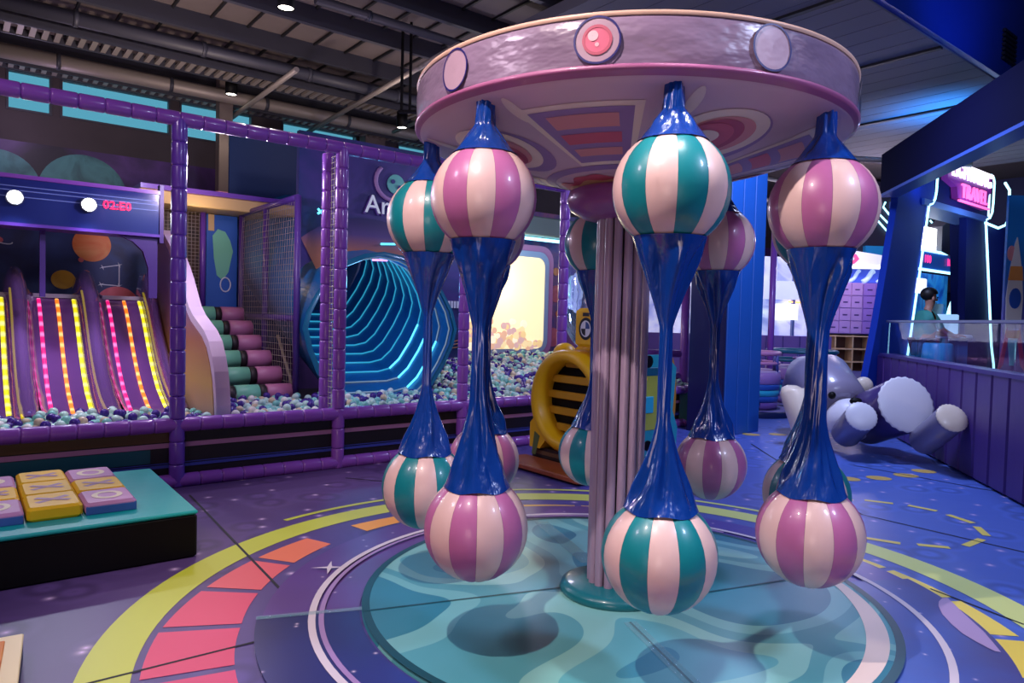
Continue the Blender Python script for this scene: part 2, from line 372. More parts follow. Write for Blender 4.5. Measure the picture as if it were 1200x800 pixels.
duct(3.25, 4.83, .085, -2.4, 8.6, 'dark round duct along the inner edge of the wide cable ladder', DSTEEL)
duct(5.0, 4.80, .10, -2.4, 8.6, 'grey round duct beside the narrow ladder above the windows', STEEL)
duct(1.05, 4.9, .05, 1.6, 8.0, 'thin dark pipe under the deck above the left edge of the canopy', DSTEEL)
braces = [((2.0, 2.6, 4.64), (2.0, 5.8, 4.56)), ((3.3, .8, 4.78), (3.3, 5.8, 4.58)), ((4.5, -.6, 4.76), (4.5, 4.6, 4.66))]
lab = ['slanting steel brace above the second window group', 'slanting steel brace crossing both cable ladders near the canopy', 'long steel brace under the deck, nearest to the canopy']
for (a, b), l in zip(braces, lab):
    tag(MB(PS).tube([a, b], .035, 8).build('ceiling_brace', STEEL), l, 'brace')
LAMP = mat('lamp_diffuser', '#fff6ea', .5, emit=9)
def pendant(u, v, depth, r, h, label, power=30):
    p = seen(u, v, depth); th = thing('pendant_downlight', label, 'lamp', p)
    MB().lathe([(r*.2, p.z+h), (r, p.z+h*.97), (r, p.z), (r*.9, p.z)], 20, (p.x, p.y)).build('housing', BLACK, th)
    MB().lathe([(0.001, p.z+.012), (r*.9, p.z+.012)], 20, (p.x, p.y)).build('diffuser', LAMP, th)
    MB().tube([(p.x, p.y, p.z+h), (p.x, p.y, 5.2)], .008, 6).build('hanging_rod', DSTEEL, th)
    light('SPOT', 'pendant_lamp', (p.x, p.y, p.z-.03), power, (1, .88, .78), .05, (p.x, p.y, 0), 95, .5).parent = None
pendant(335, 10, 7.0, .085, .26, 'black cylinder downlight near the top edge, above the purple rail', 45)
pendant(271, 111, 10.6, .085, .26, 'black cylinder downlight hanging in front of the clerestory windows', 40)
pendant(471, 150, 11.2, .085, .26, 'black cylinder downlight hanging just left of the canopy rim', 40)
pl = thing('hanging_rod', 'black square hanger post dropping from the ceiling left of the canopy', 'rod', seen(474, 130, 9))
q = seen(474, 130, 9); MB().box((q.x-.05, q.y-.03, q.z), (q.x-.02, q.y, 5.2)).build('rod', BLACK, pl); MB().box((q.x+.06, q.y-.03, q.z), (q.x+.09, q.y, 5.2)).build('rod', BLACK, pl); MB().box((q.x-.07, q.y-.05, q.z-.03), (q.x+.16, q.y+.02, q.z)).build('foot_plate', BLACK, pl)

# ------------------------------------------------------------------ printed floor markings and mats
def arc(mb, c, r0, r1, a0, a1, z, n=24, th=.0015):
    for k in range(n):
        f0, f1 = k/n, (k+1)/n; b0 = rad(a0+(a1-a0)*f0); b1 = rad(a0+(a1-a0)*f1)
        R = [x if not callable(x) else None for x in (r0, r1)]
        i0 = r0(f0) if callable(r0) else r0; i1 = r0(f1) if callable(r0) else r0; o0 = r1(f0) if callable(r1) else r1; o1 = r1(f1) if callable(r1) else r1
        mb.add([(c[0]+i0*cos(b0), c[1]+i0*sin(b0), z), (c[0]+o0*cos(b0), c[1]+o0*sin(b0), z), (c[0]+o1*cos(b1), c[1]+o1*sin(b1), z), (c[0]+i1*cos(b1), c[1]+i1*sin(b1), z)], [(0, 1, 2, 3)])
    return mb
RC = (-.09, -.18)
lime = mat('lime_print', '#c6cf4e', .45); limel = mat('pale_lime_print', '#d3e08a', .45)
def ringmat():
    m, nt, b = nodes('lime_band_print'); L = nt.links.new; nn = nt.nodes.new
    g = nn('ShaderNodeNewGeometry'); sep = nn('ShaderNodeSeparateXYZ'); L(g.outputs[0], sep.inputs[0])
    mr = nn('ShaderNodeMapRange'); mr.inputs[1].default_value = -2.4; mr.inputs[2].default_value = 2.4; L(sep.outputs[0], mr.inputs[0])
    cr = nn('ShaderNodeValToRGB'); e = cr.color_ramp.elements; e[0].color = (*lin('#c2c93c'), 1); e[1].color = (*lin('#d9e58c'), 1)
    L(mr.outputs[0], cr.inputs[0]); L(cr.outputs[0], b.inputs['Base Color']); b.inputs['Roughness'].default_value = .45
    return m
LIME = ringmat()
arc(MB(), RC, 2.17, 2.38, -170, 190, .0022, 140).build('ring_band', LIME, fl)
arc(MB(), RC, 2.49, 2.535, 55, 155, .0022, 50).build('ring_line', LIME, fl)
# dashes of the colour wheel: hue runs from pink through orange to yellow
dcols = [(-200, '#e0456a'), (-160, '#e2496c'), (-172, '#e4526e'), (180, '#e8646c'), (165, '#ee7e5c'), (152, '#f09846'), (141, '#f2ad42')]
def taper(a):
    a = a % 360; d = abs(((a-85+180) % 360)-180)/115; d = min(1, d); c = 1.985+.0*d; h = .025+.165*d**1.5; return c-h-.02*d, c+h*.8
def dcol(a):
    a = a % 360
    st = [(0, (0.96, .86, .34)), (30, (.97, .88, .42)), (60, (.96, .84, .40)), (120, (.95, .72, .30)), (141, (.95, .66, .24)), (152, (.94, .58, .24)), (166, (.93, .48, .33)), (180, (.90, .38, .40)), (193, (.88, .30, .41)), (206, (.87, .28, .42)), (240, (.85, .28, .50)), (300, (.95, .7, .35)), (330, (.96, .78, .22)), (360, (.96, .86, .34))]
    for (x0, c0), (x1, c1) in zip(st, st[1:]):
        if x0 <= a <= x1: f = (a-x0)/(x1-x0); return tuple(p+(q-p)*f for p, q in zip(c0, c1))
for k in range(26):
    a0 = 187.3+13.5*k-13.5*2+.2; a1 = a0+12
    a0 = 186.8-13.5*2+13.5*k; a1 = a0+12
    am = (a0+a1)/2
    i0, o0 = taper(a0); i1, o1 = taper(a1)
    m = mat('dash_print_%d' % k, dcol(am), .45)
    arc(MB(), RC, lambda f: i0+(i1-i0)*f, lambda f: o0+(o1-o0)*f, a0, a1, .0022, 6).build('ring_dash', m, fl)
# right-hand dashed track and oval marks
YPR = mat('yellow_print', '#ead765', .45)
track = [((2.14, 2.61), (2.35, 2.55)), ((2.46, 2.52), (2.63, 2.38)), ((2.67, 2.28), (2.76, 2.06)), ((2.74, 1.96), (2.70, 1.72)), ((2.62, 1.62), (2.42, 1.42)), ((2.29, 1.35), (2.09, 1.37)), ((1.98, 1.37), (1.77, 1.45)), ((1.92, 2.58), (2.04, 2.60))]
for a, b in track:
    a = Vector((*a, 0)); b = Vector((*b, 0)); n_ = Vector((-(b-a).y, (b-a).x, 0)).normalized()*.028
    MB().add([a-n_+Vector((0, 0, .0024)), b-n_+Vector((0, 0, .0024)), b+n_+Vector((0, 0, .0024)), a+n_+Vector((0, 0, .0024))], [(0, 1, 2, 3)]).build('track_dash', YPR, fl)
OV = mat('ochre_print', '#cfae5c', .45)
for x, y in [(2.26, 3.48), (2.59, 3.60), (2.92, 3.81), (3.2, 4.09), (1.79, 6.05), (2.16, 6.17), (2.0, 3.5)]:
    MB().add([(x+.12*cos(t*pi/8), y+.10*sin(t*pi/8), .0024) for t in range(16)], [tuple(range(16))]).build('oval_mark', OV, fl)
def seam(a, b, w=.008):
    a = floor_at(*a); b = floor_at(*b); n_ = Vector((-(b-a).y, (b-a).x, 0)).normalized()*w; z = Vector((0, 0, .003))
    MB().add([a-n_+z, b-n_+z, b+n_+z, a+n_+z], [(0, 1, 2, 3)]).build('mat_seam', DARK, fl)
for a, b in [((222, 580), (330, 692)), ((100, 802), (300, 752)), ((1010, 603), (1200, 647)), ((1000, 545), (1200, 582)), ((880, 520), (1010, 603)), ((1090, 690), (1200, 732)), ((405, 560), (470, 566))]: seam(a, b)
# ring mat round the disc: two padded halves, each with its own print
rmA = ring_material('violet_ring_print', ['#5d3c80', '#6a4a8e', '#5a479a', '#4a4aa8'])
rmB = ring_material('navy_ring_print', ['#1e1f50', '#2c3278', '#2f55ac', '#3f6cc8', '#4d4a86'])
rmat = thing('ring_mat', 'padded ring mat with starry violet and navy print encircling the teal disc', 'mat', (0, 0, 0))
arc(MB(), (0, -.02), 1.36, 1.83, 20, 201, .006, 90).build('rear_half', rmA, rmat)
mbh = arc(MB(), (0, -.02), 1.36, 1.85, 201.3, 379.7, .014, 90)
arc_edge = mbh
mbh.lathe([(1.85, .0), (1.85, .014)], 90, (0, -.02), rad(201.3), rad(379.7)); mbh.build('front_half', rmB, rmat)
LINE = mat('white_line_print', '#dccfd6', .45); LINE2 = mat('lilac_line_print', '#a584b8', .45)
arc(MB(), (0, -.04), 1.565, 1.60, 0, 360, .0165, 120).build('white_ring', LINE, rmat)
arc(MB(), (0, -.04), 1.525, 1.55, 60, 330, .0165, 100).build('lilac_ring', LINE2, rmat)
mbp = MB(); pp = [floor_at(*q) for q in [(1099.5, 713), (1100, 708), (1104, 704), (1110, 703.5), (1118, 711), (1128, 721), (1140, 732), (1152, 743), (1164, 757), (1173, 768), (1166, 767), (1158, 763), (1143, 755), (1128, 746), (1115, 735), (1104, 723)]]
mbp.add([(p.x, p.y, .0168) for p in pp], [tuple(range(len(pp)))]); mbp.build('lilac_patch', mat('lilac_print', '#b69ac4', .45), rmat)
# star sparkle on the white ring
c_ = floor_at(386, 668); mbs = MB()
for k in range(4):
    a = k*pi/2+.3; mbs.add([(c_.x+.11*cos(a), c_.y+.11*sin(a), .018), (c_.x+.018*cos(a+.8), c_.y+.018*sin(a+.8), .018), (c_.x, c_.y, .018), (c_.x+.018*cos(a-.8), c_.y+.018*sin(a-.8), .018)], [(0, 1, 2, 3)])
mbs.build('sparkle_print', LINE, rmat)
disc = thing('round_floor_mat', 'round teal camouflage floor mat under the carousel', 'mat', (.03, .03, 0))
BLOB = blob_material(); DT = mat('dark_teal_trim', '#0c4a55', .4)
MB().lathe([(0.001, .026), (1.36, .026), (1.385, .02), (1.395, .0)], 120, (.03, .03)).build('disc_top', BLOB, disc)
arc(MB(), (.03, .03), 1.355, 1.395, -180, 180, .0275, 120).build('rim_piping', DT, disc)
arc(MB(), (.03, .03), lambda f: 1.30-.07*sin(pi*f), 1.33, -58, 28, .0275, 50).build('cream_crescent', CREAM, disc)
SH = mat('shadow_vinyl_seam', '#2b6c78', .3)
def strip(a, b, w, name, m, parent, z=.029):
    a = floor_at(*a); b = floor_at(*b); n_ = Vector((-(b-a).y, (b-a).x, 0)).normalized()*w; Z = Vector((0, 0, z))
    return MB().add([a-n_+Z, b-n_+Z, b+n_+Z, a+n_+Z], [(0, 1, 2, 3)]).build(name, m, parent)
CLEARV = mat('clear_vinyl_strip', '#9fd8dc', .08, spec=.8, alpha=.35, coat=1, bump=.5, bscale=30)
strip((426, 722), (690, 690), .006, 'mat_joint', DT, disc); strip((750, 712), (1000, 672), .007, 'mat_joint', DT, disc)
strip((634, 616), (690, 664), .05, 'clear_strip', CLEARV, disc); strip((738, 735), (815, 812), .035, 'clear_strip', CLEARV, disc)
strip((738, 735), (815, 812), .006, 'mat_joint', DT, disc, .0285)
strip((300, 728), (428, 716), .02, 'clear_strip', CLEARV, rmat, .0175)

# ------------------------------------------------------------------ carousel
car = thing('carousel_tower', 'large mauve round canopy on a fluted grey column with a teal base', 'carousel', (0, 0, 0))
MB().lathe([(.001, .085), (.25, .085), (.285, .07), (.295, .045), (.285, .025), (.27, .02)], 48).build('base_ring', mat('base_teal_vinyl', '#0e6b74', .35, coat=.3), car)
MB().cyl((0, 0, .03), (0, 0, 2.3), .112, 24).build('core', DARK, car)
fl_me = MB().lathe([(.0235, .08), (.025, .3), (.024, .8), (.025, 1.3), (.024, 1.8), (.023, 2.2)], 12).mesh('flute', MAUVE)
for k in range(14):
    a = 2*pi*k/14; put('flute', fl_me, car, (.122*cos(a), .122*sin(a), 0), (0, 0, a))
MB().lathe([(.13, 2.05), (.22, 2.062), (.29, 2.10), (.315, 2.15), (.30, 2.20), (.24, 2.225), (.1, 2.23)], 48).build('collar', mat('collar_orchid', '#8e4a8c', .35, coat=.3), car)
def uz(r):  # height of the underside at radius r
    return 2.225+(r-.25)*.255 if r < 1.0 else 2.416+(r-1.0)*.33
MB().lathe([(.2, uz(.2))]+[(r/100, uz(r/100)) for r in range(25, 112, 3)]+[(1.105, 2.458)], 128).build('underside', CANUND, car)
def rimwob(r, z, a): return r+.006*sin(a*9+z*20)*sin(a*5.3+1)*(1 if 2.5 < z < 2.67 else 0), z
MB().lathe([(.6, 2.70), (1.09, 2.70), (1.112, 2.69), (1.12, 2.67), (1.123, 2.63), (1.123, 2.58), (1.123, 2.53), (1.12, 2.50)], 160, fn=rimwob).build('rim', CANRIM, car)
MB().lathe([(1.12, 2.50), (1.132, 2.492), (1.132, 2.480), (1.12, 2.472), (1.108, 2.462), (1.10, 2.456)], 160).build('lower_piping', mat('rose_piping', '#a85f8c', .4, coat=.3), car)
MB().lathe([(1.105, 2.705), (1.122, 2.70), (1.126, 2.69), (1.12, 2.682)], 160).build('upper_trim', mat('peach_trim', '#d8b09c', .4), car)
# discs on the rim
def on_rim(a, z, da, dz): return a+da/1.125, z+dz
RIMD = mat('pale_lilac_vinyl', '#b596a9', .35, coat=.4, bump=.25, bscale=8); JEW = mat('ruby_print', '#d86c88', .35); JEWH = mat('rose_highlight', '#f0bcc4', .35)
def rim_patch(a0, z0, r0, r1, name, m, off, cx=0, cz=0, n=36):
    mb = MB(); vs = []
    for k in range(n):
        t = 2*pi*k/n
        for r in (r0, r1):
            a = a0+(cx+r*cos(t))/1.125; vs.append(((1.125+off)*sin(a), -(1.125+off)*cos(a), z0+cz+r*sin(t)))
    return mb.add(vs, [(2*k, 2*k+1, 2*((k+1) % n)+1, 2*((k+1) % n)) for k in range(n)], 0, True).build(name, m, car)
for k in range(8):
    a = rad(-41.7+35.4*k) if k < 3 else rad(29+47*(k-2))
    rim_patch(a, 2.59, .001, .086, 'rim_disc', RIMD, .006); rim_patch(a, 2.59, .084, .092, 'rim_disc_ring', NAVY, .009)
    if k in (1, 5):
        rim_patch(a, 2.59, .001, .058, 'rim_jewel', JEW, .008); rim_patch(a, 2.59, .001, .02, 'jewel_glint', JEWH, .010, -.016, .016); rim_patch(a, 2.59, .001, .008, 'jewel_glint', JEWH, .010, .0, -.018)
        rim_patch(a, 2.59, .047, .058, 'jewel_edge', CORALD, .0095)
# printed underside: trapezoid panels and eye-shaped ovals alternate between the pods
TH0 = .1698
def under_poly(pts, name, m, off=.004):
    vs = [(r*sin(a), -r*cos(a), uz(r)-off) for a, r in pts]
    return vs
def under_sector(ac, a0, a1, r0, r1, name, m, off, w0=None, n=10):
    mb = MB(); nr = 4
    for i in range(nr):
        for k in range(n):
            q_ = []
            for (fi, fk) in ((i, k), (i, k+1), (i+1, k+1), (i+1, k)):
                r = r0+(r1-r0)*fi/nr; a = ac+a0+(a1-a0)*fk/n; q_.append((r*sin(a), -r*cos(a), uz(r)-off))
            mb.add(q_, [(0, 1, 2, 3)])
    return mb.build(name, m, car)
def under_oval(ac, rc, ra, rb, name, m, off, dr=0, dt=0, n=40):
    mb = MB(); vs = []
    er = Vector((sin(ac), -cos(ac), 0)); et = Vector((cos(ac), sin(ac), 0)); c = er*(rc+dr)+et*dt
    for ring in (0.001, .5, 1):
        for k in range(n):
            t = 2*pi*k/n; p = c+er*ra*ring*cos(t)+et*rb*ring*sin(t); vs.append((p.x, p.y, uz(hypot(p.x, p.y))-off))
    return mb.add(vs, [(j*n+k, (j+1)*n+k, (j+1)*n+(k+1) % n, j*n+(k+1) % n) for j in (0, 1) for k in range(n)]).build(name, m, car)
for k in range(8):
    ac = TH0+pi/8+k*pi/4-pi/4
    if k % 2 == 0:
        w = rad(17)
        for nm, m, g, r0, r1, off in (('panel_frame', CREAM, 0, .43, .97, .003), ('panel_field', PURP, rad(2.4), .465, .935, .005)): under_sector(ac, -w+g, w-g, r0, r1, nm, m, off)
        under_sector(ac, -rad(10.5), rad(10.5), .78, .89, 'panel_bar', CORALL, .007); under_sector(ac, -rad(11), rad(11), .645, .735, 'panel_bar', CORAL, .007); under_sector(ac, -rad(11), rad(11), .53, .60, 'panel_bar', CORALL, .007)
    else:
        under_oval(ac, .74, .25, .235, 'oval_shade', PURP, .002, dr=-.035, dt=.02); under_oval(ac, .74, .22, .225, 'oval_frame', CREAM, .004)
        under_oval(ac, .74, .165, .165, 'oval_field', CORALL, .006); under_oval(ac, .74, .15, .135, 'oval_iris', CORALD, .008, dr=-.01, dt=-.025); under_oval(ac, .74, .125, .115, 'oval_pupil', CORAL, .010, dr=-.02, dt=-.045)
        under_oval(ac, .74, .055, .065, 'oval_glint', CREAM, .012, dr=-.01, dt=-.06); under_oval(ac, .74, .02, .022, 'oval_glint', CREAM, .012, dr=-.085, dt=-.02)
under_sector(0, 0, 2*pi, .375, .425, 'inner_band', PURP, .003, n=72)
mb = MB()
for k in range(96):
    q_ = []
    for kk, rr in ((k, 0), (k+1, 0), (k+1, 1), (k, 1)):
        a = 2*pi*kk/96; r = (.265, .325+.018*sin(a*7)+.012*sin(a*13+1))[rr]; q_.append((r*sin(a), -r*cos(a), uz(r)-.004))
    mb.add(q_, [(0, 1, 2, 3)])
mb.build('cloud_print', CORAL, car)
mb = MB()
for k in range(96):
    q_ = []
    for kk, rr in ((k, 0), (k+1, 0), (k+1, 1), (k, 1)):
        a = 2*pi*kk/96; r = (.215, .28+.012*sin(a*9+2))[rr]; q_.append((r*sin(a), -r*cos(a), uz(max(r, .2))-.006))
    mb.add(q_, [(0, 1, 2, 3)])
mb.build('sand_print', mat('sand_print', '#e2b98e', .5), car)
for k in range(8):
    a = TH0+k*pi/4+rad(6); under_oval(a, .97, .10, .03, 'ray_print', CREAM, .0035)

# ------------------------------------------------------------------ hanging pods: two striped balls joined by a twisted vinyl sleeve
RHO = .9131*S; RB = .23; ZU = 1.7659*S; ZL = .5094*S
def gore_mesh(name, m):
    mb = MB(); vs = []; nl, nm = 6, 18
    for j in range(nm+1):
        la = rad(-88+176*j/nm)
        for i in range(nl+1):
            f = i/nl*2-1; lo = f*rad(15)*.992; r = RB*(1-.012*abs(f)**3); vs.append((r*cos(la)*cos(lo), r*cos(la)*sin(lo), r*sin(la)))
    fs = [(j*(nl+1)+i, j*(nl+1)+i+1, (j+1)*(nl+1)+i+1, (j+1)*(nl+1)+i) for j in range(nm) for i in range(nl)]
    return mb.add(vs, fs, 0, True).mesh(name, m)
G = {'pink': gore_mesh('gore', PINK), 'teal': gore_mesh('gore', TEAL), 'orch': gore_mesh('gore', ORCH)}
CORE = MB().ball((0, 0, 0), RB*.982, 36, 18).mesh('ball', SEAM)
def fold(seed, amp, tw):
    rn = random.Random(seed); ph = [rn.uniform(0, 6.28) for _ in range(6)]; k2 = rn.choice([2, 3]); k3 = rn.choice([5, 6, 7])
    def f(a, z):
        return 1+amp*(.55*abs(cos((k2*a+ph[0]+tw*z)/1.0))-.30)+amp*.35*sin(k3*a+ph[1]+3*z*tw)*(.6+.4*sin(9*z+ph[2]))+amp*.14*sin(11*a+ph[3]-14*z)
    return f
def sleeve(pod, z0, z1, r0, r1, seed):   # from the lower ball's skirt to the upper ball's belly
    rn = random.Random(seed); f = fold(seed, .44, rn.uniform(-3, 3)); rows = 46; mb = MB(); prof = []
    zn0 = z0+.36+rn.uniform(-.05, .03); zn1 = z1-.36+rn.uniform(-.02, .05); rn_ = {3: .024, 2: .032, 1: .021, 4: .042}.get(seed, .026)
    for i in range(rows+1):
        z = z0+(z1-z0)*i/rows
        if z < zn0: q = (zn0-z)/(zn0-z0); r = rn_+(r0-rn_)*(.55*q**2.2+.45*q)
        elif z > zn1: q = (z-zn1)/(z1-zn1); r = rn_+(r1-rn_)*(.35*q**1.8+.65*q)
        else: r = rn_
        prof.append((r, z))
    def fn(r, z, a):
        e = min(1, min(abs(z-z0), abs(z-z1))/.10)      # neat circles where it meets the balls
        return r*(1+(f(a, z)-1)*e), z+(.006*sin(5*a+seed) if abs(z-z0) < 1e-6 else 0)
    mb.lathe(prof, 56, fn=fn)
    o = mb.build('sleeve', BVIN, None); o.parent = pod; return o
def topcap(pod, zc, ztop, seed):
    f = fold(seed+50, .34, 2); mb = MB(); a0 = zc+RB*sin(rad(54)); r0 = RB*cos(rad(54))+.006; prof = []
    for i in range(25):
        q = i/24; z = a0+(ztop-a0)*q; r = r0+(.042-r0)*min(1, q/.55)**.85 if q < .55 else .042-.006*(q-.55)/.45; prof.append((r, z))
    mb.lathe(prof, 48, fn=lambda r, z, a: (r*(1+(f(a, z*2)-1)*min(1, (z-a0)/.07)), z))
    o = mb.build('top_cap', BVIN, None); o.parent = pod; return o
pod_labels = {0: ('teal', 'nearest the camera, lit brightest from above'), -1: ('orchid', 'front left of the grey column'), -2: ('teal', 'farthest left under the canopy'), -3: ('orchid', 'rear left, behind the front left orchid pair'),
              4: ('teal', 'half hidden behind the grey column'), 3: ('orchid', 'rear right, in front of the blue pillar'), 2: ('teal', 'at the right behind the orchid pair'), 1: ('orchid', 'farthest right under the canopy')}
# where a stripe sits as the photograph shows it: c = coloured, p = pale, degrees from the side facing the camera
GPH = {0: (('p', -9), ('p', 5)), -1: (('p', -3), ('c', -14)), -2: (('c', 7), ('p', 2)), -3: (('c', 20), ('p', 18)), 4: (('c', -13), ('p', 4)), 3: (('p', 0), ('c', 3)), 2: (('c', 5), ('p', -10)), 1: (('c', -6), ('c', -20))}
for k, (cname, where) in pod_labels.items():
    a = TH0+k*pi/4; x, y = RHO*sin(a), -RHO*cos(a); base = ZL-RB
    pod = thing('hanging_pod', '%s and pink striped hanging ball pair, %s' % (cname, where), 'swing pod', (x, y, base), 'hanging pods under the canopy')
    for zc, nm in ((ZU-base, 'upper_ball'), (ZL-base, 'lower_ball')):
        b = put(nm, CORE, pod, (0, 0, zc)); kind_, th_ = GPH[k][0 if nm == 'upper_ball' else 1]; ph = atan2(CAM.y-y, CAM.x-x)+rad(th_)+(rad(30) if kind_ == 'p' else 0)
        for g in range(12):
            me = G['pink'] if g % 2 else (G['teal'] if k % 2 == 0 else G['orch'])
            put('gore', me, b, (0, 0, 0), (0, 0, ph+g*pi/6))
    sleeve(pod, ZL-base+RB*sin(rad(53)), ZU-base-RB*sin(rad(53)), RB*cos(rad(53))+.010, RB*cos(rad(53))+.006, k+3)
    topcap(pod, ZU-base, uz(1.05)+.012-base, k)

# ------------------------------------------------------------------ noughts-and-crosses bench, left foreground
c0 = floor_at(231, 652); ez = .285
bx = (floor_at(0, 693)-c0).normalized()            # along the front edge, leftwards
by = Vector((bx.y, -bx.x, 0)); by = by if by.dot(N) > 0 else -by
BT = lambda a, b, c: c0+bx*a+by*b+Vector((0, 0, c))
bench = thing('game_bench', 'long black foam bench with teal top carrying noughts and crosses cubes', 'bench', BT(.9, .65, 0))
MB(BT).bbox((0, 0, 0), (2.4, 1.38, ez-.02), .012).build('body', BLACK, bench)
MB(BT).bbox((-.004, -.004, ez-.02), (2.404, 1.384, ez+.004), .008).build('top_cover', mat('turquoise_vinyl', '#0aa8a4', .42, bump=.2, bscale=6), bench)
CPK = mat('orchid_cube_vinyl', '#c58cba', .45, bump=.15, bscale=8); CYL = mat('yellow_cube_vinyl', '#f6c606', .45, bump=.15, bscale=8); CBL = mat('blue_cube_vinyl', '#3a62ae', .45, bump=.15, bscale=8)
MXC = mat('grey_cross_print', '#b5879a', .5); MOC = mat('cream_nought_print', '#efe0bd', .5)
def cube(i, j, kind):
    w = .272; wb_ = .352; a0 = .295+i*.284; b0 = .21+j*.357; z0 = ez+.004; h = .07+(.012 if kind == 'X' and i == 1 else 0); mb = MB(BT)
    mb.bbox((a0, b0, z0), (a0+w, b0+wb_, z0+h), .016, 0)
    o = mb.build('cube', CYL if kind == 'X' else CPK, bench)
    if kind == 'O': MB(BT).bbox((a0+.004, b0-.002, z0), (a0+w-.004, b0+.02, z0+h-.02), .004).build('side_face', CBL, o)
    cx, cy, z = a0+w/2, b0+wb_/2, z0+h+.002; mk = MB(BT)
    if kind == 'O':
        n = 28
        vs = [(cx+r*.95*cos(2*pi*k/n), cy+r*1.1*sin(2*pi*k/n), z) for k in range(n) for r in (.055, .088)]
        mk.add(vs, [(2*k, 2*k+1, 2*((k+1) % n)+1, 2*((k+1) % n)) for k in range(n)]); mk.build('nought_mark', MOC, o)
    else:
        for sg in (1, -1):
            c_, s_ = cos(sg*.62), sin(sg*.62)
            mk.add([(cx+x*c_-y*s_, cy+x*s_+y*c_, z+.0006*sg) for x, y in ((-.10, -.02), (.10, -.02), (.10, .02), (-.10, .02))], [(0, 1, 2, 3)])
        mk.build('cross_mark', MXC, o)
for i, colk in enumerate(('OXO', 'XXX', 'OXO', 'OXX', 'XOO', 'OXO')):
    for j in range(3): cube(i, j, colk[j])
# low board at the lower left corner
q0 = floor_at(27, 742, .1); q1 = floor_at(20, 800, .1); ux = (q1-q0).normalized(); FB = frame(q0, ux)
uy_s = 1 if FB(0, 1, 0).x < q0.x else -1
board = thing('game_board', 'low cream edged board with orange face in the lower left corner', 'board', (q0.x, q0.y, 0))
T2 = lambda a, b, c: (q0.x+ux.x*a-ux.y*b*uy_s, q0.y+ux.y*a+ux.x*b*uy_s, c)
MB(T2).box((0, 0, 0), (1.0, .9, .09)).build('body', mat('navy_foam', '#1d2146', .5), board)
MB(T2).bbox((-.003, -.003, .09), (1.0, .9, .1), .004).build('top_frame', mat('cream_vinyl', '#ecd9a6', .45), board)
MB(T2).bbox((.06, .06, .1), (.94, .85, .108), .003).build('orange_face', nebula('orange_print', ['#d8731c', '#e8912a', '#c95f16'], 4), board)

# ------------------------------------------------------------------ play structure frame
frm = thing('play_frame', 'purple foam padded climbing frame around the ball pit', 'play frame', PS(0, 0, 0))
SR = .062
def sleeve_mesh(L, m):
    n = 12; prof = [(SR*.80, 0), (SR*.96, .006), (SR, .018), (SR, L-.018), (SR*.96, L-.006), (SR*.80, L)]
    return MB().lathe(prof, n).mesh('foam_sleeve', m)
FOAMD = mat('violet_foam_sleeve', '#6a3fae', .32, coat=.3)
SL = .193; sl_a = sleeve_mesh(SL, FOAMP); sl_b = sleeve_mesh(SL, FOAMD)
def run(parent, a, b, name, mesh):
    a = PS(*a); b = PS(*b); L = (b-a).length; n = max(1, round(L/SL)); q = (b-a).to_track_quat('Z', 'Y').to_euler(); st = (b-a)/n
    core = MB().tube([a, b], SR*.82, 8).build(name, DARK, parent)
    for i in range(n): o = put('foam_sleeve', mesh, core, a+st*i-world_of(parent), q, (1, 1, L/n/SL))
    return core
B1 = 1.46
for k in range(-1, 5): run(frm, (k*B1, 0, 0), (k*B1, 0, 3.1), 'post', sl_b if k == 0 else sl_a)
for k in range(-1, 5):
    for z in (3.1, .53, .05): run(frm, (k*B1, 0, z), ((k+1)*B1, 0, z), 'rail', sl_a)
kerbm = mat('black_kerb_panel', '#141017', .45, var=.1)
MB(PS).box((-3, .03, .08), (9, .07, .50)).build('kerb_panel', kerbm, frm)
MB(PS).box((-3, .022, .335), (9, .03, .375)).build('kerb_stripe', mat('dusky_pink_print', '#9a6a90', .45), frm)
MB(PS).box((-3, .022, .165), (9, .03, .19)).build('kerb_stripe', mat('indigo_print', '#34409a', .45), frm)
MB(PS).box((-3, .022, .20), (9, .03, .206)).build('kerb_stripe', mat('indigo_print', '#34409a', .45), frm)
MB(PS).box((-3, .022, .385), (.0, .03, .47)).build('kerb_print', mat('bronze_print', '#5a3d1e', .45), frm)
MB(PS).box((-3, .022, .215), (-.2, .03, .33)).build('kerb_print', mat('petrol_print', '#0c4a58', .45), frm)
# inner posts and net between the second bay and the arch
for t in (.32,): run(frm, (B1, t, .3), (B1, t, 3.1), 'inner_post', sl_a)
def net(name, T, a0, a1, b0, b1, step, parent, m, w=.004, sag=0):
    mb = MB(); na = int((a1-a0)/step); nb = int((b1-b0)/step)
    for i in range(na+1):
        a = a0+(a1-a0)*i/na; mb.tube([T(a, b0, 0), T(a, (b0+b1)/2, sag), T(a, b1, 0)], w, 3, cap=False)
    for j in range(nb+1):
        b = b0+(b1-b0)*j/nb; mb.tube([T(a0, b, 0), T((a0+a1)/2, b, sag), T(a1, b, 0)], w, 3, cap=False)
    return mb.build(name, m, parent, 'stuff')
CORD = mat('pale_net_cord', '#a8a090', .6); CORDD = mat('dark_net_cord', '#9a8c8c', .6)
net('side_net', lambda a, b, c: PS(B1+c, a, b), .04, .30, .55, 3.05, .055, frm, CORD)

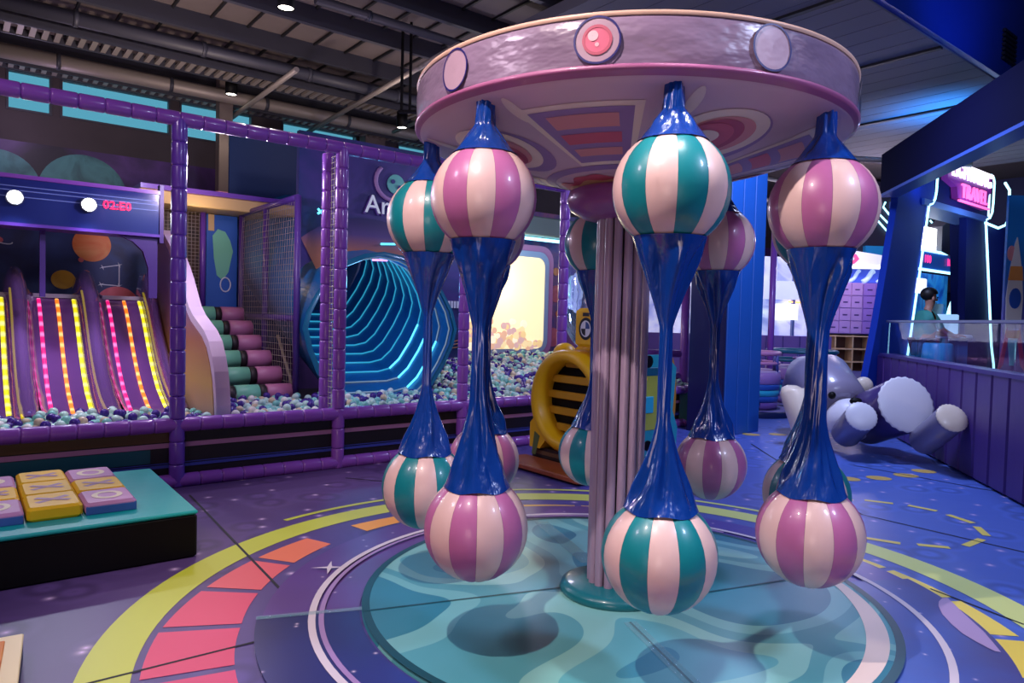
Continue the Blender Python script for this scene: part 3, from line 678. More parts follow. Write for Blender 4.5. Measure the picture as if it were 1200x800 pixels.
# ------------------------------------------------------------------ ball pit
PZ = .47
pit = struct(MB(PS).box((-3, .08, 0), (9, 4.3, .30)).build('floor_pit', mat('pit_bed', '#3d3a55', .7)))
bm = {'pale mint': mat('pale_mint_plastic', '#c4e8dc', .3), 'aqua': mat('aqua_plastic', '#86d0c6', .3), 'indigo purple': mat('indigo_plastic', '#44298c', .25), 'beige': mat('beige_plastic', '#d8c3a4', .3), 'creamy white': mat('cream_plastic', '#f0f2e8', .3)}
def ico(sub, r):
    import bmesh
    b = bmesh.new(); bmesh.ops.create_icosphere(b, subdivisions=sub, radius=r); vs = [v.co.copy() for v in b.verts]; fs = [tuple(v.index for v in f.verts) for f in b.faces]; b.free(); return vs, fs
RBALL = .042
iv, if_ = ico(3, RBALL); bme = {}
for k, m in bm.items(): bme[k] = MB().add(iv, if_, 0, True).mesh('pit_ball', m)
def heap(s, t):
    h = PZ-.02
    if s > 3.6: h += max(0, (t-.6))*.115*min(1, (s-3.6)/1.2)
    return h
cells = []
st = RBALL*1.75
def blocked(s, t):
    if -2.2 < s < .50 and t > 1.5-.4*(s > .1): return True
    if .46 < s < 1.80 and t > 1.95: return True
    if .40 < s < .52 and t > .4: return True
    if 1.75 < s < 3.9 and t > 1.75: return True
    return False
ns = int(10/st)
for i in range(ns):
    for j in range(int(4.1/st)):
        s = -1.9+(i+.5*(j % 2))*st; t = .13+j*st*.9
        if blocked(s, t) or s > 8.4: continue
        cells.append((s+random.uniform(-.018, .018), t+random.uniform(-.018, .018)))
names = ['pale mint']*30+['aqua']*16+['indigo purple']*32+['beige']*10+['creamy white']*12
balls = []
for s, t in cells:
    z = heap(s, t)+random.uniform(-.028, .022)
    p = PS(s, t, z)
    balls.append((p, random.choice(names)))
    if random.random() < .22: balls.append((PS(s+.03, t+.02, z+.055), random.choice(names)))
def inview(p):
    d = p-CAM; z = d.dot(FWD); u = 600+FPX*d.dot(RT)/z; v = 400-FPX*d.dot(UP)/z; return z, u, v
near = []; far = []
for p, c in balls:
    z, u, v = inview(p); t = (p-P1).dot(N)
    vis = -3 < u < 545 and v < 512 and (t > .16)
    (near if vis else far).append((z, p, c))
near.sort(key=lambda q: q[0])
def zone(p):
    q = (p-P1).dot(D)
    return 'heaped below the middle and left slides' if q < -.28 else 'heaped below the slide nearest the wave partition' if q < .45 else 'heaped at the foot of the log stairs' if q < B1 else 'heaped before the cyan lit tunnel'
for z, p, c in near[:300]:
    o = bpy.data.objects.new('pit_ball', bme[c]); COL.objects.link(o); o.location = p; tag(o, '%s plastic pit ball %s' % (c, zone(p)), 'ball', '%s pit balls %s' % (c, zone(p)))
iv1, if1 = ico(2, RBALL); stuffmb = MB(); order = list(bm)
for z, p, c in near[300:]+far: stuffmb.add([v+p for v in iv1], if1, order.index(c), True, raw=True)
tag(stuffmb.build('pit_balls', [bm[c] for c in order]), 'mass of small mint, white and purple balls filling the rest of the pit', 'balls', kind='stuff')

# ------------------------------------------------------------------ LED slides
SLD = mat('violet_slide_plastic', '#7a4a92', .12, coat=1, var=.2, vscale=3)
def slide_z(t):
    pts = [(1.15, .40), (1.35, .43), (1.6, .49), (1.93, .64), (2.15, .80), (2.37, 1.0), (2.55, 1.20), (2.7, 1.36), (2.85, 1.50), (3.0, 1.60), (3.12, 1.64), (3.3, 1.65)]
    for (a, b), (c, d) in zip(pts, pts[1:]):
        if a <= t <= c: f = (t-a)/(c-a); return b+(d-b)*f
    return pts[0][1] if t < 1.15 else 1.65
TS = [1.15+.07*k for k in range(32) if 1.15+.07*k <= 3.31]
def led(name, dim, hot):
    m, nt, b = nodes('led_'+name); L = nt.links.new; nn = nt.nodes.new
    g = nn('ShaderNodeNewGeometry'); dt = nn('ShaderNodeVectorMath'); dt.operation = 'DOT_PRODUCT'; dt.inputs[1].default_value = N*34+Vector((0, 0, 26)); L(g.outputs['Position'], dt.inputs[0])
    si = nn('ShaderNodeMath'); si.operation = 'SINE'; L(dt.outputs['Value'], si.inputs[0])
    mr = nn('ShaderNodeMapRange'); mr.inputs[1].default_value = -.2; mr.inputs[2].default_value = 1; L(si.outputs[0], mr.inputs[0])
    mx = nn('ShaderNodeMixRGB'); mx.inputs[1].default_value = (*lin(dim), 1); mx.inputs[2].default_value = (*lin(hot), 1); L(mr.outputs[0], mx.inputs[0])
    L(mx.outputs[0], b.inputs['Emission Color']); b.inputs['Emission Strength'].default_value = 1.25; b.inputs['Base Color'].default_value = (*lin(dim), 1)
    return m
LED = {'pink': led('pink', '#d4106a', '#ff8ad0'), 'orange': led('orange', '#f0701a', '#ffd48a'), 'yellow': led('yellow', '#d8cc10', '#fdfa9a')}
def slide(s0, label):
    th = thing('led_slide', label, 'slide', PS(s0+.33, 2.2, .3)); w = .53; mb = MB(PS); vs = []
    for t in TS:
        z = slide_z(t)
        for x, dz in ((s0, .10), (s0+.03, .03), (s0+.08, 0), (s0+w/2, -.01), (s0+w-.08, 0), (s0+w-.03, .03), (s0+w, .10)): vs.append((x, t, z+dz))
    fs = [(i*7+j, i*7+j+1, i*7+8+j, i*7+7+j) for i in range(len(TS)-1) for j in range(6)]
    mb.add(vs, fs, 0, True); mb.build('bed', SLD, th)
    MB(PS).box((s0+.05, 3.0, 1.60), (s0+w-.03, 3.06, 1.645)).build('lip', mat('grey_lip', '#a9a0b2', .3), th)
    for dx, c in ((.10, 'pink'), (.27, 'orange'), (.43, 'yellow')):
        mb = MB(PS); tt = [t for t in TS if t <= 3.02]; vs = []
        for t in tt:
            z = slide_z(t)
            for x, dz in ((-.018, .004), (-.012, .012), (.012, .012), (.018, .004)): vs.append((s0+dx+x, t, z+dz))
        mb.add(vs, [(i*4+j, i*4+j+1, i*4+5+j, i*4+4+j) for i in range(len(tt)-1) for j in range(3)], 0, True); mb.build('led_strip', LED[c], th)
    return th
slide(-.18, 'violet slide with three LED strips nearest the white wave panel')
slide(-.85, 'violet slide with pink, orange and yellow LED strips, middle of the row')
slide(-1.52, 'violet slide cut by the left edge of the photo')
DIV = mat('violet_clear_dome', '#8a5fa8', .06, coat=1, alpha=.62, spec=.8)
for s, l in ((.345, 'glossy violet divider hump at the right end of the slides'), (-.29, 'glossy violet divider hump between the middle and right slides'), (-.96, 'glossy violet divider hump left of the middle slide')):
    th = thing('slide_divider', l, 'divider', PS(s, 2.2, .3)); mb = MB(PS); vs = []; m_ = 12
    for t in TS:
        z = slide_z(t); h = .30*min(1, .35+max(0, (t-1.2))/1.4)
        if t > 3.1: h *= .9
        for k in range(m_+1): a = pi*k/m_; vs.append((s+(.075 if s > .2 else .115)*cos(a), t, z+.02+h*sin(a)))
    mb.add(vs, [(i*(m_+1)+j, i*(m_+1)+j+1, (i+1)*(m_+1)+j+1, (i+1)*(m_+1)+j) for i in range(len(TS)-1) for j in range(m_)], 0, True)
    mb.build('hump', DIV, th)
    MB(PS).tube([(s-.05, t, slide_z(t)+.11) for t in TS if t < 3.0], .012, 6).build('led_tube', mat('led_amber', '#c8b010', .4, emit=.9), th)
slide_deck = thing('slide_deck', 'violet launch platform behind the slides', 'platform', PS(-.5, 3.6, 0))
MB(PS).box((-3, 3.35, 1.45), (.45, 4.0, 1.58)).build('deck_board', SLD, slide_deck)
MB(PS).box((-3, 3.34, .3), (.45, 3.40, 1.45)).build('front_skirt', mat('violet_skirt', '#4a2c66', .5), slide_deck)
# wave-shaped white partition
wv = [(3.15, .40), (3.15, 2.42), (2.95, 2.46), (2.75, 2.44), (2.52, 2.36), (2.30, 2.25), (2.11, 2.12), (1.90, 1.98), (1.73, 1.84), (1.57, 1.68), (1.42, 1.54), (1.25, 1.45), (1.05, 1.38), (.85, 1.31), (.68, 1.21), (.56, 1.07), (.48, .93), (.43, .78), (.40, .62), (.40, .40)]
wav = thing('wave_partition', 'white edged wave shaped partition between the slides and the log stairs', 'partition', PS(.5, 1.8, .3))
MB(PS).prism([(t, z) for t, z in wv], .43, .56, 0, 0).build('panel', mat('pale_lilac_edge', '#d6bcd6', .35), wav)
ins = [(3.12, .42)]+[(t+.07, z-.06) for t, z in wv[2:-1]]+[(.47, .42)]
MB(PS).prism(ins, .424, .431, 0, 0).build('printed_face', vert_ramp('amber_wave_print', .4, 2.4, ['#b08a86', '#c79a52', '#a8694e', '#7a5c92', '#8c7fae', '#b9a4c6']), wav)
for t, z in ((1.95, 1.62), (1.85, 1.47), (1.80, 1.30)): MB(PS).box((.418, t-.09, z), (.425, t+.09, z+.07)).build('label_print', mat('grey_print', '#9a90a0', .5), wav)

# ------------------------------------------------------------------ foam log stairs
MINT = mat('mint_foam', '#7fd0ae', .4); DKB = mat('black_band', '#2c2228', .5); MVP = mat('mauve_foam', '#b5709a', .4)
stairs = thing('log_stairs', 'foam log stairs in mint and mauve with black bands', 'stairs', PS(1.1, 2.9, .3))
def seg(r, L, m):
    return MB(lambda a, b, c: D*a+N*b+Vector((0, 0, c))).tube([(0, 0, 0), (.006, 0, 0), (L-.006, 0, 0), (L, 0, 0)], [r*.9, r, r, r*.9], 18).mesh('log_segment', m)
RLG = .115
sgs = [(.52, .10, MVP), (.62, .36, MINT)]
parts = [(.53, .44, MVP), (.98, .08, DKB), (1.06, .28, MINT), (1.34, .08, DKB), (1.42, .31, MVP)]
mes = [(s, seg(RLG-(.004 if m is DKB else 0), L-.004, m)) for s, L, m in parts]
for k in range(6):
    t = 1.95+.37*k; z = .53+.182*k
    lg = MB(PS).tube([(.54, t, z), (1.72, t, z)], RLG*.8, 10).build('log', DKB, stairs)
    for s, me in mes: put('log_segment', me, lg, PS(s, t, z)-world_of(stairs))
MB(PS).prism([(1.9, .30), (3.95, .30), (3.95, 1.35)], .56, 1.68, 0).build('stair_core', mat('dark_foam', '#3a2a44', .6), stairs)
# ------------------------------------------------------------------ gantry over the slides
gan = thing('light_gantry', 'blue overhead beam with two floodlights and a red counter above the slides', 'gantry', PS(-.5, 2.1, 1.6))
gm = mat('gloss_indigo_panel', '#27357c', .18, coat=.7)
MB(PS).box((-3, 2.0, 2.30), (.26, 2.35, 2.76)).build('beam', gm, gan)
MB(PS).box((-3, 1.985, 2.74), (.27, 2.37, 2.78)).build('top_trim', FOAMP, gan); MB(PS).box((-3, 1.985, 2.28), (.27, 2.37, 2.31)).build('bottom_trim', FOAMD, gan)
for z in (2.66, 2.62, 2.56): MB(PS).box((-3, 1.992, z), (.25, 2.0, z+.008)).build('trim_line', mat('pale_blue_line', '#7f96d8', .3), gan)
MB(PS).box((.27, 2.0, 2.22), (.31, 2.1, 2.85)).build('end_post', mat('dusk_purple_pad', '#4a2c7c', .4), gan); MB(PS).box((-.80, 2.2, 1.6), (-.75, 2.26, 2.3)).build('support_post', mat('dusk_purple_pad', '#4a2c7c', .4), gan)
FLD = mat('floodlight_lens', '#f2f6ff', .3, emit=40)
for s in (-1.02, -.40):
    MB(PS).cyl((s, 1.95, 2.55), (s, 2.0, 2.55), .075, 20).build('floodlight', DSTEEL, gan); MB(PS).cyl((s, 1.943, 2.55), (s, 1.95, 2.55), .062, 20).build('floodlight_lens', FLD, gan)
    p = PS(s, 1.85, 2.55); light('SPOT', 'floodlight_lamp', p, 60, (.75, .8, 1), .06, PS(s, .6, .5), 130, .6)
REDL = mat('red_led_digits', '#ff1440', .4, emit=5)
text('counter_digits', '02:E0', .12, PS(-.14, 1.985, 2.57), D, (0, 0, 1), REDL, gan, .004)
# arched side panel at the right end of the gantry
MB(PS).prism([(.26, 2.3), (.26, 1.62), (.18, 1.62), (.17, 1.95), (.12, 2.12), (.02, 2.22), (-.12, 2.28), (-.2, 2.3)], 2.05, 2.12, 1).build('arch_bracket', mat('dusk_purple_pad', '#4a2c7c', .4), gan)
# space mural behind the slides
mur = thing('space_mural', 'dark blue mural board with orange and yellow planets behind the slides', 'mural', PS(-.6, 4.05, 1.6))
MB(PS).box((-3, 4.02, 1.58), (.62, 4.08, 3.0)).build('board', nebula('night_blue_mural', ['#141c44', '#1d2c66', '#28407e', '#161c40'], 1.1), mur)
planet_o = nebula('orange_planet', ['#c24a2a', '#e8743a', '#f0a060', '#d2573a'], 3); planet_y = nebula('yellow_planet', ['#c8952c', '#e0b23a'], 5); planet_p = nebula('pink_planet', ['#b03a52', '#d86a78', '#c04c60'], 3)
def disc_face(s, z, r, m, name='painted_planet', sq=1): return disc_on(PS, s, 4.02, z, r, name, m, mur, sq=sq)
disc_face(-.10, 2.30, .215, planet_o); disc_face(-.41, 1.84, .13, planet_y, sq=.9); disc_face(.19, 1.52, .26, planet_p); disc_face(-.22, 2.10, .03, planet_p); disc_face(-1.12, 2.28, .10, planet_p, sq=.5)
ST = mat('white_star_print', '#cfd4e6', .5)
cst = [(.02, 2.02), (.21, 2.06), (.21, 1.79), (.0, 1.80)]
for (a, b), (c, d) in zip(cst, cst[1:]):
    n_ = Vector((-(d-b), c-a)).normalized()*.006; MB(PS).add([(a-n_.x, 4.015, b-n_.y), (c-n_.x, 4.015, d-n_.y), (c+n_.x, 4.015, d+n_.y), (a+n_.x, 4.015, b+n_.y)], [(0, 1, 2, 3)]).build('constellation_line', ST, mur)
for a, b in cst:
    mb = MB(PS)
    for k in range(4): an = k*pi/2+.4; mb.add([(a+.04*cos(an), 4.013, b+.04*sin(an)), (a+.008*cos(an+.8), 4.013, b+.008*sin(an+.8)), (a, 4.013, b), (a+.008*cos(an-.8), 4.013, b+.008*sin(an-.8))], [(0, 1, 2, 3)])
    mb.build('star_print', ST, mur)
# ring of the small red planet
MB(PS).tube([(-1.06+.13*cos(a), 4.01, 2.30-.05*sin(a)-.04*cos(a)) for a in [pi*k/10 for k in range(11)]], .007, 6).build('planet_ring', ST, mur)

# ------------------------------------------------------------------ net cage, tan soffit, astronaut panel, posts behind the stairs
cage = thing('net_cage', 'dark netted climbing cage to the right of the log stairs', 'climbing net', PS(1.75, 3, .3))
net('cage_net', lambda a, b, c: PS(1.75+c, a, b), 1.9, 3.9, .5, 2.85, .075, cage, CORDD, .0035, -.05)
for a, b in (((1.75, 1.85, .4), (1.75, 1.85, 2.9)), ((1.75, 2.95, .4), (1.75, 2.95, 2.9)), ((1.75, 3.95, .4), (1.75, 3.95, 2.9))): MB(PS).tube([a, b], .04, 10).build('cage_post', mat('dusk_purple_pad', '#4a2c7c', .4), cage)
for z in (2.88, 1.43): MB(PS).tube([(1.75, 1.85, z), (1.75, 3.95, z)], .04, 10).build('cage_rail', mat('dusk_purple_pad', '#4a2c7c', .4), cage)
MB(PS).tube([(1.80, 2.0, .5), (1.80, 2.6, 1.2)], .02, 8).build('cage_strut', mat('tan_rope', '#8d7f6a', .6), cage)
scr = thing('net_screen', 'fine black net screen behind the white wave partition', 'net', PS(.8, 4.0, 1.4))
net('screen_net', lambda a, b, c: PS(a, 4.05+c, b), .45, 1.25, 1.5, 2.85, .05, scr, CORDD, .004)
MB(PS).box((.45, 4.25, 1.4), (1.25, 4.3, 2.85)).build('backing', nebula('dim_mural', ['#17121c', '#4a3326', '#1c2a44'], 2), scr)
MB(PS).tube([(1.25, 4.05, 1.4), (1.25, 4.05, 2.9)], .04, 10).build('screen_post', FOAMD, scr)
tan = thing('tan_soffit', 'tan box soffit lit warm above the net screen', 'soffit', PS(1.2, 4.2, 2.85))
MB(PS).bbox((.35, 3.5, 2.86), (2.9, 4.6, 3.02), .01).build('soffit_box', mat('tan_board', '#c8a878', .5), tan)
MB(PS).box((.35, 3.45, 3.02), (2.9, 4.6, 3.08)).build('soffit_trim', FOAMD, tan)
light('POINT', 'soffit_lamp', PS(1.0, 3.2, 2.7), 9, (1, .75, .45), .05)
ast = thing('astronaut_panel', 'bright blue panel with a mint glove print behind the stairs', 'panel', PS(1.5, 4.1, 1.4))
MB(PS).box((1.30, 4.06, 1.4), (1.72, 4.10, 2.85)).build('panel_board', mat('cobalt_print', '#2458b4', .45), ast)
GL = mat('mint_print', '#6fb9a0', .5)
MB(PS).prism([(1.38, 2.55), (1.40, 2.25), (1.44, 2.0), (1.52, 1.93), (1.60, 2.05), (1.66, 2.35), (1.62, 2.5), (1.55, 2.62), (1.45, 2.65)], 4.05, 4.06, 1).build('glove_print', GL, ast)
MB(PS).tube([(1.56+.07*cos(a), 4.05, 1.87+.10*sin(a)) for a in [2*pi*k/16 for k in range(16)]], .01, 6, closed=True).build('loop_print', ST, ast)
MB(PS).box((1.32, 4.048, 2.62), (1.40, 4.06, 2.85)).build('tan_print', mat('tan_board', '#c8a878', .5), ast)
bc = thing('building_column', 'brown steel building column with pink padded cap behind the stairs', 'column', PS(1.6, 5.2, 0))
MB(PS).box((1.75, 5.1, 0), (1.95, 5.3, 5.2)).build('shaft', mat('brown_column', '#6a5c56', .6), bc); MB(PS).bbox((1.70, 5.05, 3.05), (2.0, 5.35, 3.35), .02).build('padded_cap', mat('dusty_pink_pad', '#b0668e', .5), bc)
bc2 = thing('building_column', 'brown steel building column rising between the window groups near the canopy', 'column', PS(4.8, 5.6, 0))
MB(PS).box((4.45, 5.55, 3.2), (4.85, 5.8, 5.2)).build('shaft', mat('brown_column', '#6a5c56', .6), bc2)
b3 = tag(MB(PS).ball((2.7, 3.7, 1.95), .17, 20, 12).build('punch_ball', mat('teal_ball', '#2b9a98', .4)), 'teal punch ball hanging behind the dark netting', 'ball')
b4 = tag(MB(PS).ball((2.45, 3.75, 2.08), .12, 20, 12).build('punch_ball', mat('coral_ball', '#c24a62', .4)), 'coral punch ball hanging behind the dark netting', 'ball')

# ------------------------------------------------------------------ hexagonal LED tunnel
hexpts = [(1.78, 1.32), (1.84, 1.08), (1.95, .82), (2.08, .62), (2.25, .50), (2.45, .45), (3.15, .45), (3.33, .49), (3.48, .62), (3.65, .87), (3.78, 1.12), (3.83, 1.33), (3.76, 1.56), (3.61, 1.80), (3.45, 1.99), (3.25, 2.12), (3.02, 2.21), (2.77, 2.24), (2.52, 2.20), (2.28, 2.10), (2.08, 1.92), (1.92, 1.70), (1.82, 1.50)]
tun = thing('led_tunnel', 'blue hexagonal tunnel slide lined with curved cyan light tubes', 'tunnel', PS(2.8, 2.2, .4))
TUNM = mat('tunnel_blue', '#17629e', .35, coat=.3)
def hz(t): return 0 if t < 1.85 else .44*(t-1.85)
K = 12; TT = [1.6+.25*k for k in range(K)]; mb = MB(PS); vs = []; nh = len(hexpts)
for t in TT: vs += [(s, t, z+hz(t)) for s, z in hexpts]
fs = [(i*nh+j, i*nh+(j+1) % nh, (i+1)*nh+(j+1) % nh, (i+1)*nh+j) for i in range(K-1) for j in range(nh)]
mb.add(vs, fs, 0, True); mb.build('shell', TUNM, tun)
mb = MB(PS)
n2 = nh; vs = [(s, 1.56, z) for s, z in hexpts]+[(2.8+(s-2.8)*1.0, 1.6, 1.34+(z-1.34)*1.0) for s, z in hexpts]+[(2.8+(s-2.8)*1.06, 1.58, max(.42, 1.34+(z-1.34)*1.06)) for s, z in hexpts]
mb.add(vs, [(j, (j+1) % nh, 2*nh+(j+1) % nh, 2*nh+j) for j in range(nh)]+[(nh+j, nh+(j+1) % nh, 2*nh+(j+1) % nh, 2*nh+j) for j in range(nh)], 0, True)
mb.build('mouth_rim', mat('tunnel_rim_teal', '#136a8c', .3, coat=.5), tun)
CY = mat('cyan_neon', '#2f9cb8', .3, emit=.8); CYB = mat('bright_cyan_neon', '#5fe4ff', .3, emit=1.7); CYW = mat('dim_white_tube', '#9fb4b8', .3, emit=.2)
for k in range(K-1):
    t = 1.66+.25*k
    pts = [(2.8+(s-2.8)*.985, t, 1.34+(z-1.34)*.985+hz(t)) for s, z in hexpts]
    MB(PS).tube(pts, .011, 6, closed=True).build('light_tube', CY if k > 2 else CYW, tun)
    if k in (1, 2, 3): MB(PS).tube(pts[7:11], .014, 6).build('light_tube_lit', CYB, tun)
MB(PS).box((1.7, TT[-1]+.05, 1.0), (3.9, TT[-1]+.1, 4.2)).build('end_panel', mat('tunnel_end', '#0b2a5c', .5), tun)
light('POINT', 'tunnel_fill', PS(2.7, 1.9, 1.9), 16, (.12, .5, 1), .1)  # added fill, brightens the tunnel inside beyond what its tubes give
# wall over the tunnel with the arena sign
aw = thing('arena_wall', 'dark blue sign wall over the tunnel with white lettering', 'sign wall', PS(3.0, 2.3, .4))
arch_o = [(2.8+1.42*cos(a), 1.34+1.42*sin(a)) for a in [rad(50+80*k/24) for k in range(25)]]
MB(PS).prism([(1.86, 2.0), (1.86, 3.75), (4.32, 3.75), (4.32, .9), (4.05, .9), (4.0, 1.5), (3.85, 1.9), (3.5, 2.25), (3.1, 2.38), (2.7, 2.40), (2.3, 2.30), (1.95, 2.1)], 2.12, 2.2, 1).build('wall_panel', nebula('indigo_arena_print', ['#10183f', '#1c2860', '#3a2a72', '#141a48'], 1.3), aw)
# sunset band hugging the arch
band_i = [(2.8+1.10*cos(a), 1.34+.93*sin(a)) for a in [rad(50+80*k/24) for k in range(25)]]; mb = MB(PS)
vs = [(s, 2.10, z) for s, z in band_i]+[(s, 2.10, z) for s, z in arch_o]; mb.add(vs, [(k, k+1, 26+k, 25+k) for k in range(24)]); mb.build('sunset_print', vert_ramp('sunset_print', 2.1, 2.75, ['#b06a48', '#9a6050', '#4a3470', '#241e58']), aw)
LET = mat('white_sign_letters', '#c8d0d8', .4, emit=.25)
text('sign_letters', 'Are', .34, PS(2.72, 2.10, 2.82), D, (0, 0, 1), mat('violet_outline', '#5a3a8c', .5), aw, .02, center=False, font_scale=(1.04, 1.06))
text('sign_letters', 'Are', .34, PS(2.74, 2.085, 2.84), D, (0, 0, 1), LET, aw, .02, center=False)
disc_on(PS, 3.20, 2.11, 3.26, .13, 'mint_disc', mat('mint_sign', '#5fb0a4', .5), aw); disc_on(PS, 3.15, 2.095, 3.29, .03, 'dark_dot', NAVY, aw); disc_on(PS, 3.25, 2.095, 3.22, .03, 'dark_dot', NAVY, aw)
MB(PS).tube([(3.16+.26*cos(a), 2.10, 3.28+.24*sin(a)) for a in [pi*.75+pi*.95*k/14 for k in range(15)]], .03, 6).build('planet_ring_print', PURP, aw)
hexm = mat('plum_hexagon', '#54306e', .5)
for s, z in ((2.42, 2.72), (2.60, 2.52), (2.80, 2.62), (2.25, 2.58)): MB(PS).prism([(s+.11*cos(a), z+.11*sin(a)) for a in [pi/6+pi/3*k for k in range(6)]], 2.112, 2.12, 1).build('hexagon_print', hexm, aw)
MB(PS).tube([(2.98, 2.08, 2.44), (3.25, 2.08, 2.46)], .014, 6).build('cyan_dash', CYB, aw); MB(PS).tube([(2.86, 2.08, 2.22), (3.08, 2.08, 2.23)], .012, 6).build('pink_dash', mat('pink_neon', '#e07aff', .4, emit=3), aw)
for k in range(3): MB(PS).tube([(4.0+.06*k, 2.1, 1.02+.05*k), (4.28, 2.1, 1.06+.05*k), (4.28, 2.1, 1.25-.02*k)], .008, 6).build('copper_line', mat('copper_line', '#c08458', .4), aw)
for k in range(6): MB(PS).box((4.02+.05*k, 2.085, 1.62), (4.05+.05*k, 2.12, 1.72)).build('pale_bar', ST, aw)
MB(PS).tube([(2.02, 1.9, 2.72), (2.2, 1.9, 2.85)], .014, 6).build('cyan_dash', CYB, aw); MB(PS).tube([(2.02, 1.9, 2.78), (2.22, 1.9, 2.60)], .014, 6).build('cyan_dash', CYB, aw)

# ------------------------------------------------------------------ glowing screen and wall at the end of the pit
sw = thing('screen_wall', 'blue and pink mural wall holding the glowing screen behind the far ball heap', 'wall panel', PS(7, 4.3, .4))
MB(PS).box((4.6, 4.32, .3), (9.6, 4.4, 3.6)).build('wall_panel', nebula('pink_blue_mural', ['#1a2a6a', '#3a3a8c', '#8a4a7a', '#24407e'], .9), sw)
PKF = mat('pink_frame', '#c07ab0', .35); LBF = mat('pale_blue_frame', '#9fb6de', .35)
def rrect(x0, x1, z0, z1, r, n=6):
    out = []
    for cx, cz, a0 in ((x1-r, z1-r, 0), (x0+r, z1-r, 90), (x0+r, z0+r, 180), (x1-r, z0+r, 270)):
        out += [(cx+r*cos(rad(a0+90*k/n)), cz+r*sin(rad(a0+90*k/n))) for k in range(n+1)]
    return out
scn = thing('projection_screen', 'glowing cream screen in a rounded pink frame showing a heap of balls', 'screen', PS(6.8, 4.25, .8))
MB(PS).prism(rrect(5.35, 7.95, .74, 2.92, .30), 4.22, 4.31, 1).build('frame', PKF, scn)
MB(PS).prism(rrect(5.45, 7.82, .82, 2.80, .24), 4.20, 4.23, 1).build('inner_frame', LBF, scn)
SCM = mat('screen_glow', '#f6e2b0', .5, emit=.95)
MB(PS).prism(rrect(5.55, 7.70, .90, 2.68, .18), 4.188, 4.20, 1).build('screen_face', SCM, scn)
scols = [mat('screen_ball_%d' % i, c, .5, emit=.8) for i, c in enumerate(('#e8c48a', '#d9a98c', '#f0d6a0', '#c9a4a0', '#f6e8c8'))]
mbb = MB(PS); rnd = random.Random(3)
for k in range(190):
    s = rnd.uniform(5.6, 7.25) if k < 120 else rnd.uniform(5.6, 7.6); z = .93+abs(rnd.gauss(0, .22)); z = min(z, 1.42) if s < 7.2 else min(z, 1.0); r = rnd.uniform(.045, .085)
    mbb.prism([(s+r*cos(a), z+r*sin(a)) for a in [pi*q/5 for q in range(10)]], 4.180-.00005*k, 4.188, 1, rnd.randrange(5))
mbb.build('screen_image', scols, scn, 'stuff')
for s, z, r in ((8.12, 2.0, .17), (8.06, 1.12, .19), (8.1, 2.45, .08), (8.2, 1.6, .07)): disc_on(PS, s, 4.315, z, r, 'painted_planet', planet_p if r > .1 else planet_o, sw)
MB(PS).tube([(5.2, 3.9, 3.0), (8.6, 3.9, 3.0)], .03, 8).build('cyan_light_bar', mat('cyan_bar', '#8fe0f4', .3, emit=3.5), sw)
MB(PS).bbox((6.2, 3.7, 3.05), (8.6, 4.0, 3.4), .02).build('light_box', mat('pale_green_box', '#7d948e', .5), sw)
MB(PS).tube([(7.9, 3.85, 3.4), (7.9, 3.85, 4.6)], .025, 8).build('hanger', STEEL, sw)
light('POINT', 'screen_lamp', PS(6.6, 3.7, 2.2), 22, (1, .9, .75), .2)
light('POINT', 'pit_fill', PS(4.6, 1.6, 3.0), 60, (.85, .75, 1), .15)  # added fill floating over the far pit, brightens the balls
light('POINT', 'pit_fill', PS(.6, .9, 2.9), 75, (.85, .7, 1), .12)  # added fill near the slides, likewise for the pit balls
# clear vinyl bubble
CLR = mat('clear_bubble_vinyl', '#cfe6ff', .05, trans=.9, spec=.8, coat=1, bump=.9, bscale=3)
cb = thing('clear_bubble', 'wrinkled clear vinyl bubble behind the striped yellow tunnel', 'inflatable', PS(5.0, 1.3, .9))
cbp = seen(688, 345, 9.2); MB().ball(cbp, .62, 28, 18, sq=(.55, .55, 1.15)).build('bubble_skin', CLR, cb)
cb.location = (cbp.x, cbp.y, .9); bpy.data.objects['bubble_skin'].location = -Vector((cbp.x, cbp.y, .9))+PS(5.0, 1.3, .9)

# ------------------------------------------------------------------ yellow striped tunnel machine
MA = Vector((-.94, 3.45, 0)); MF = lambda a, b, c: MA+N*(-a)+D*b+Vector((0, 0, c))      # a along the left face, b into the machine
yt = thing('striped_tunnel', 'yellow tunnel machine with round black and yellow striped mouth', 'tunnel', MF(.55, .5, 0))
ca, cz_ = .54, .69
MB(MF).prism([(0.06, .18), (1.10, .18), (1.10, .55), (1.02, .9), (.85, 1.12), (.52, 1.20), (.2, 1.12), (.06, .8)], .25, 1.0, 1).build('body', YELLOW, yt)
MB(MF).box((.03, .05, 0), (1.1, 1.0, .17)).build('plinth', mat('brown_black_plinth', '#2a1e1c', .5), yt)
MB(MF).box((.03, .044, .10), (1.1, .05, .14)).build('plinth_stripe', mat('umber_stripe', '#6a4e36', .5), yt)
mb = MB(MF); vs = []; nr = 48
for k in range(nr):
    a = 2*pi*k/nr
    for r, b in ((.395, .20), (.395, .02), (.43, -.015), (.48, -.015), (.515, .02), (.515, .25)): vs.append((ca+r*cos(a), b, cz_+r*sin(a)))
mb.add(vs, [(k*6+j, k*6+j+1, ((k+1) % nr)*6+j+1, ((k+1) % nr)*6+j) for k in range(nr) for j in range(5)], 0, True); mb.build('mouth_ring', YELLOW, yt)
MB(MF).prism([(.04, .17), (.2, .17), (.3, .28), (.1, .48), (.04, .42)], .0, .22, 1).build('corner_foot', YELLOW, yt); MB(MF).prism([(.74, .28), (.84, .17), (1.06, .17), (1.06, .5)], .0, .22, 1).build('corner_foot', YELLOW, yt)
MB(MF).box((.1, .20, .3), (.95, .24, 1.15)).build('mouth_back', BLACK, yt)
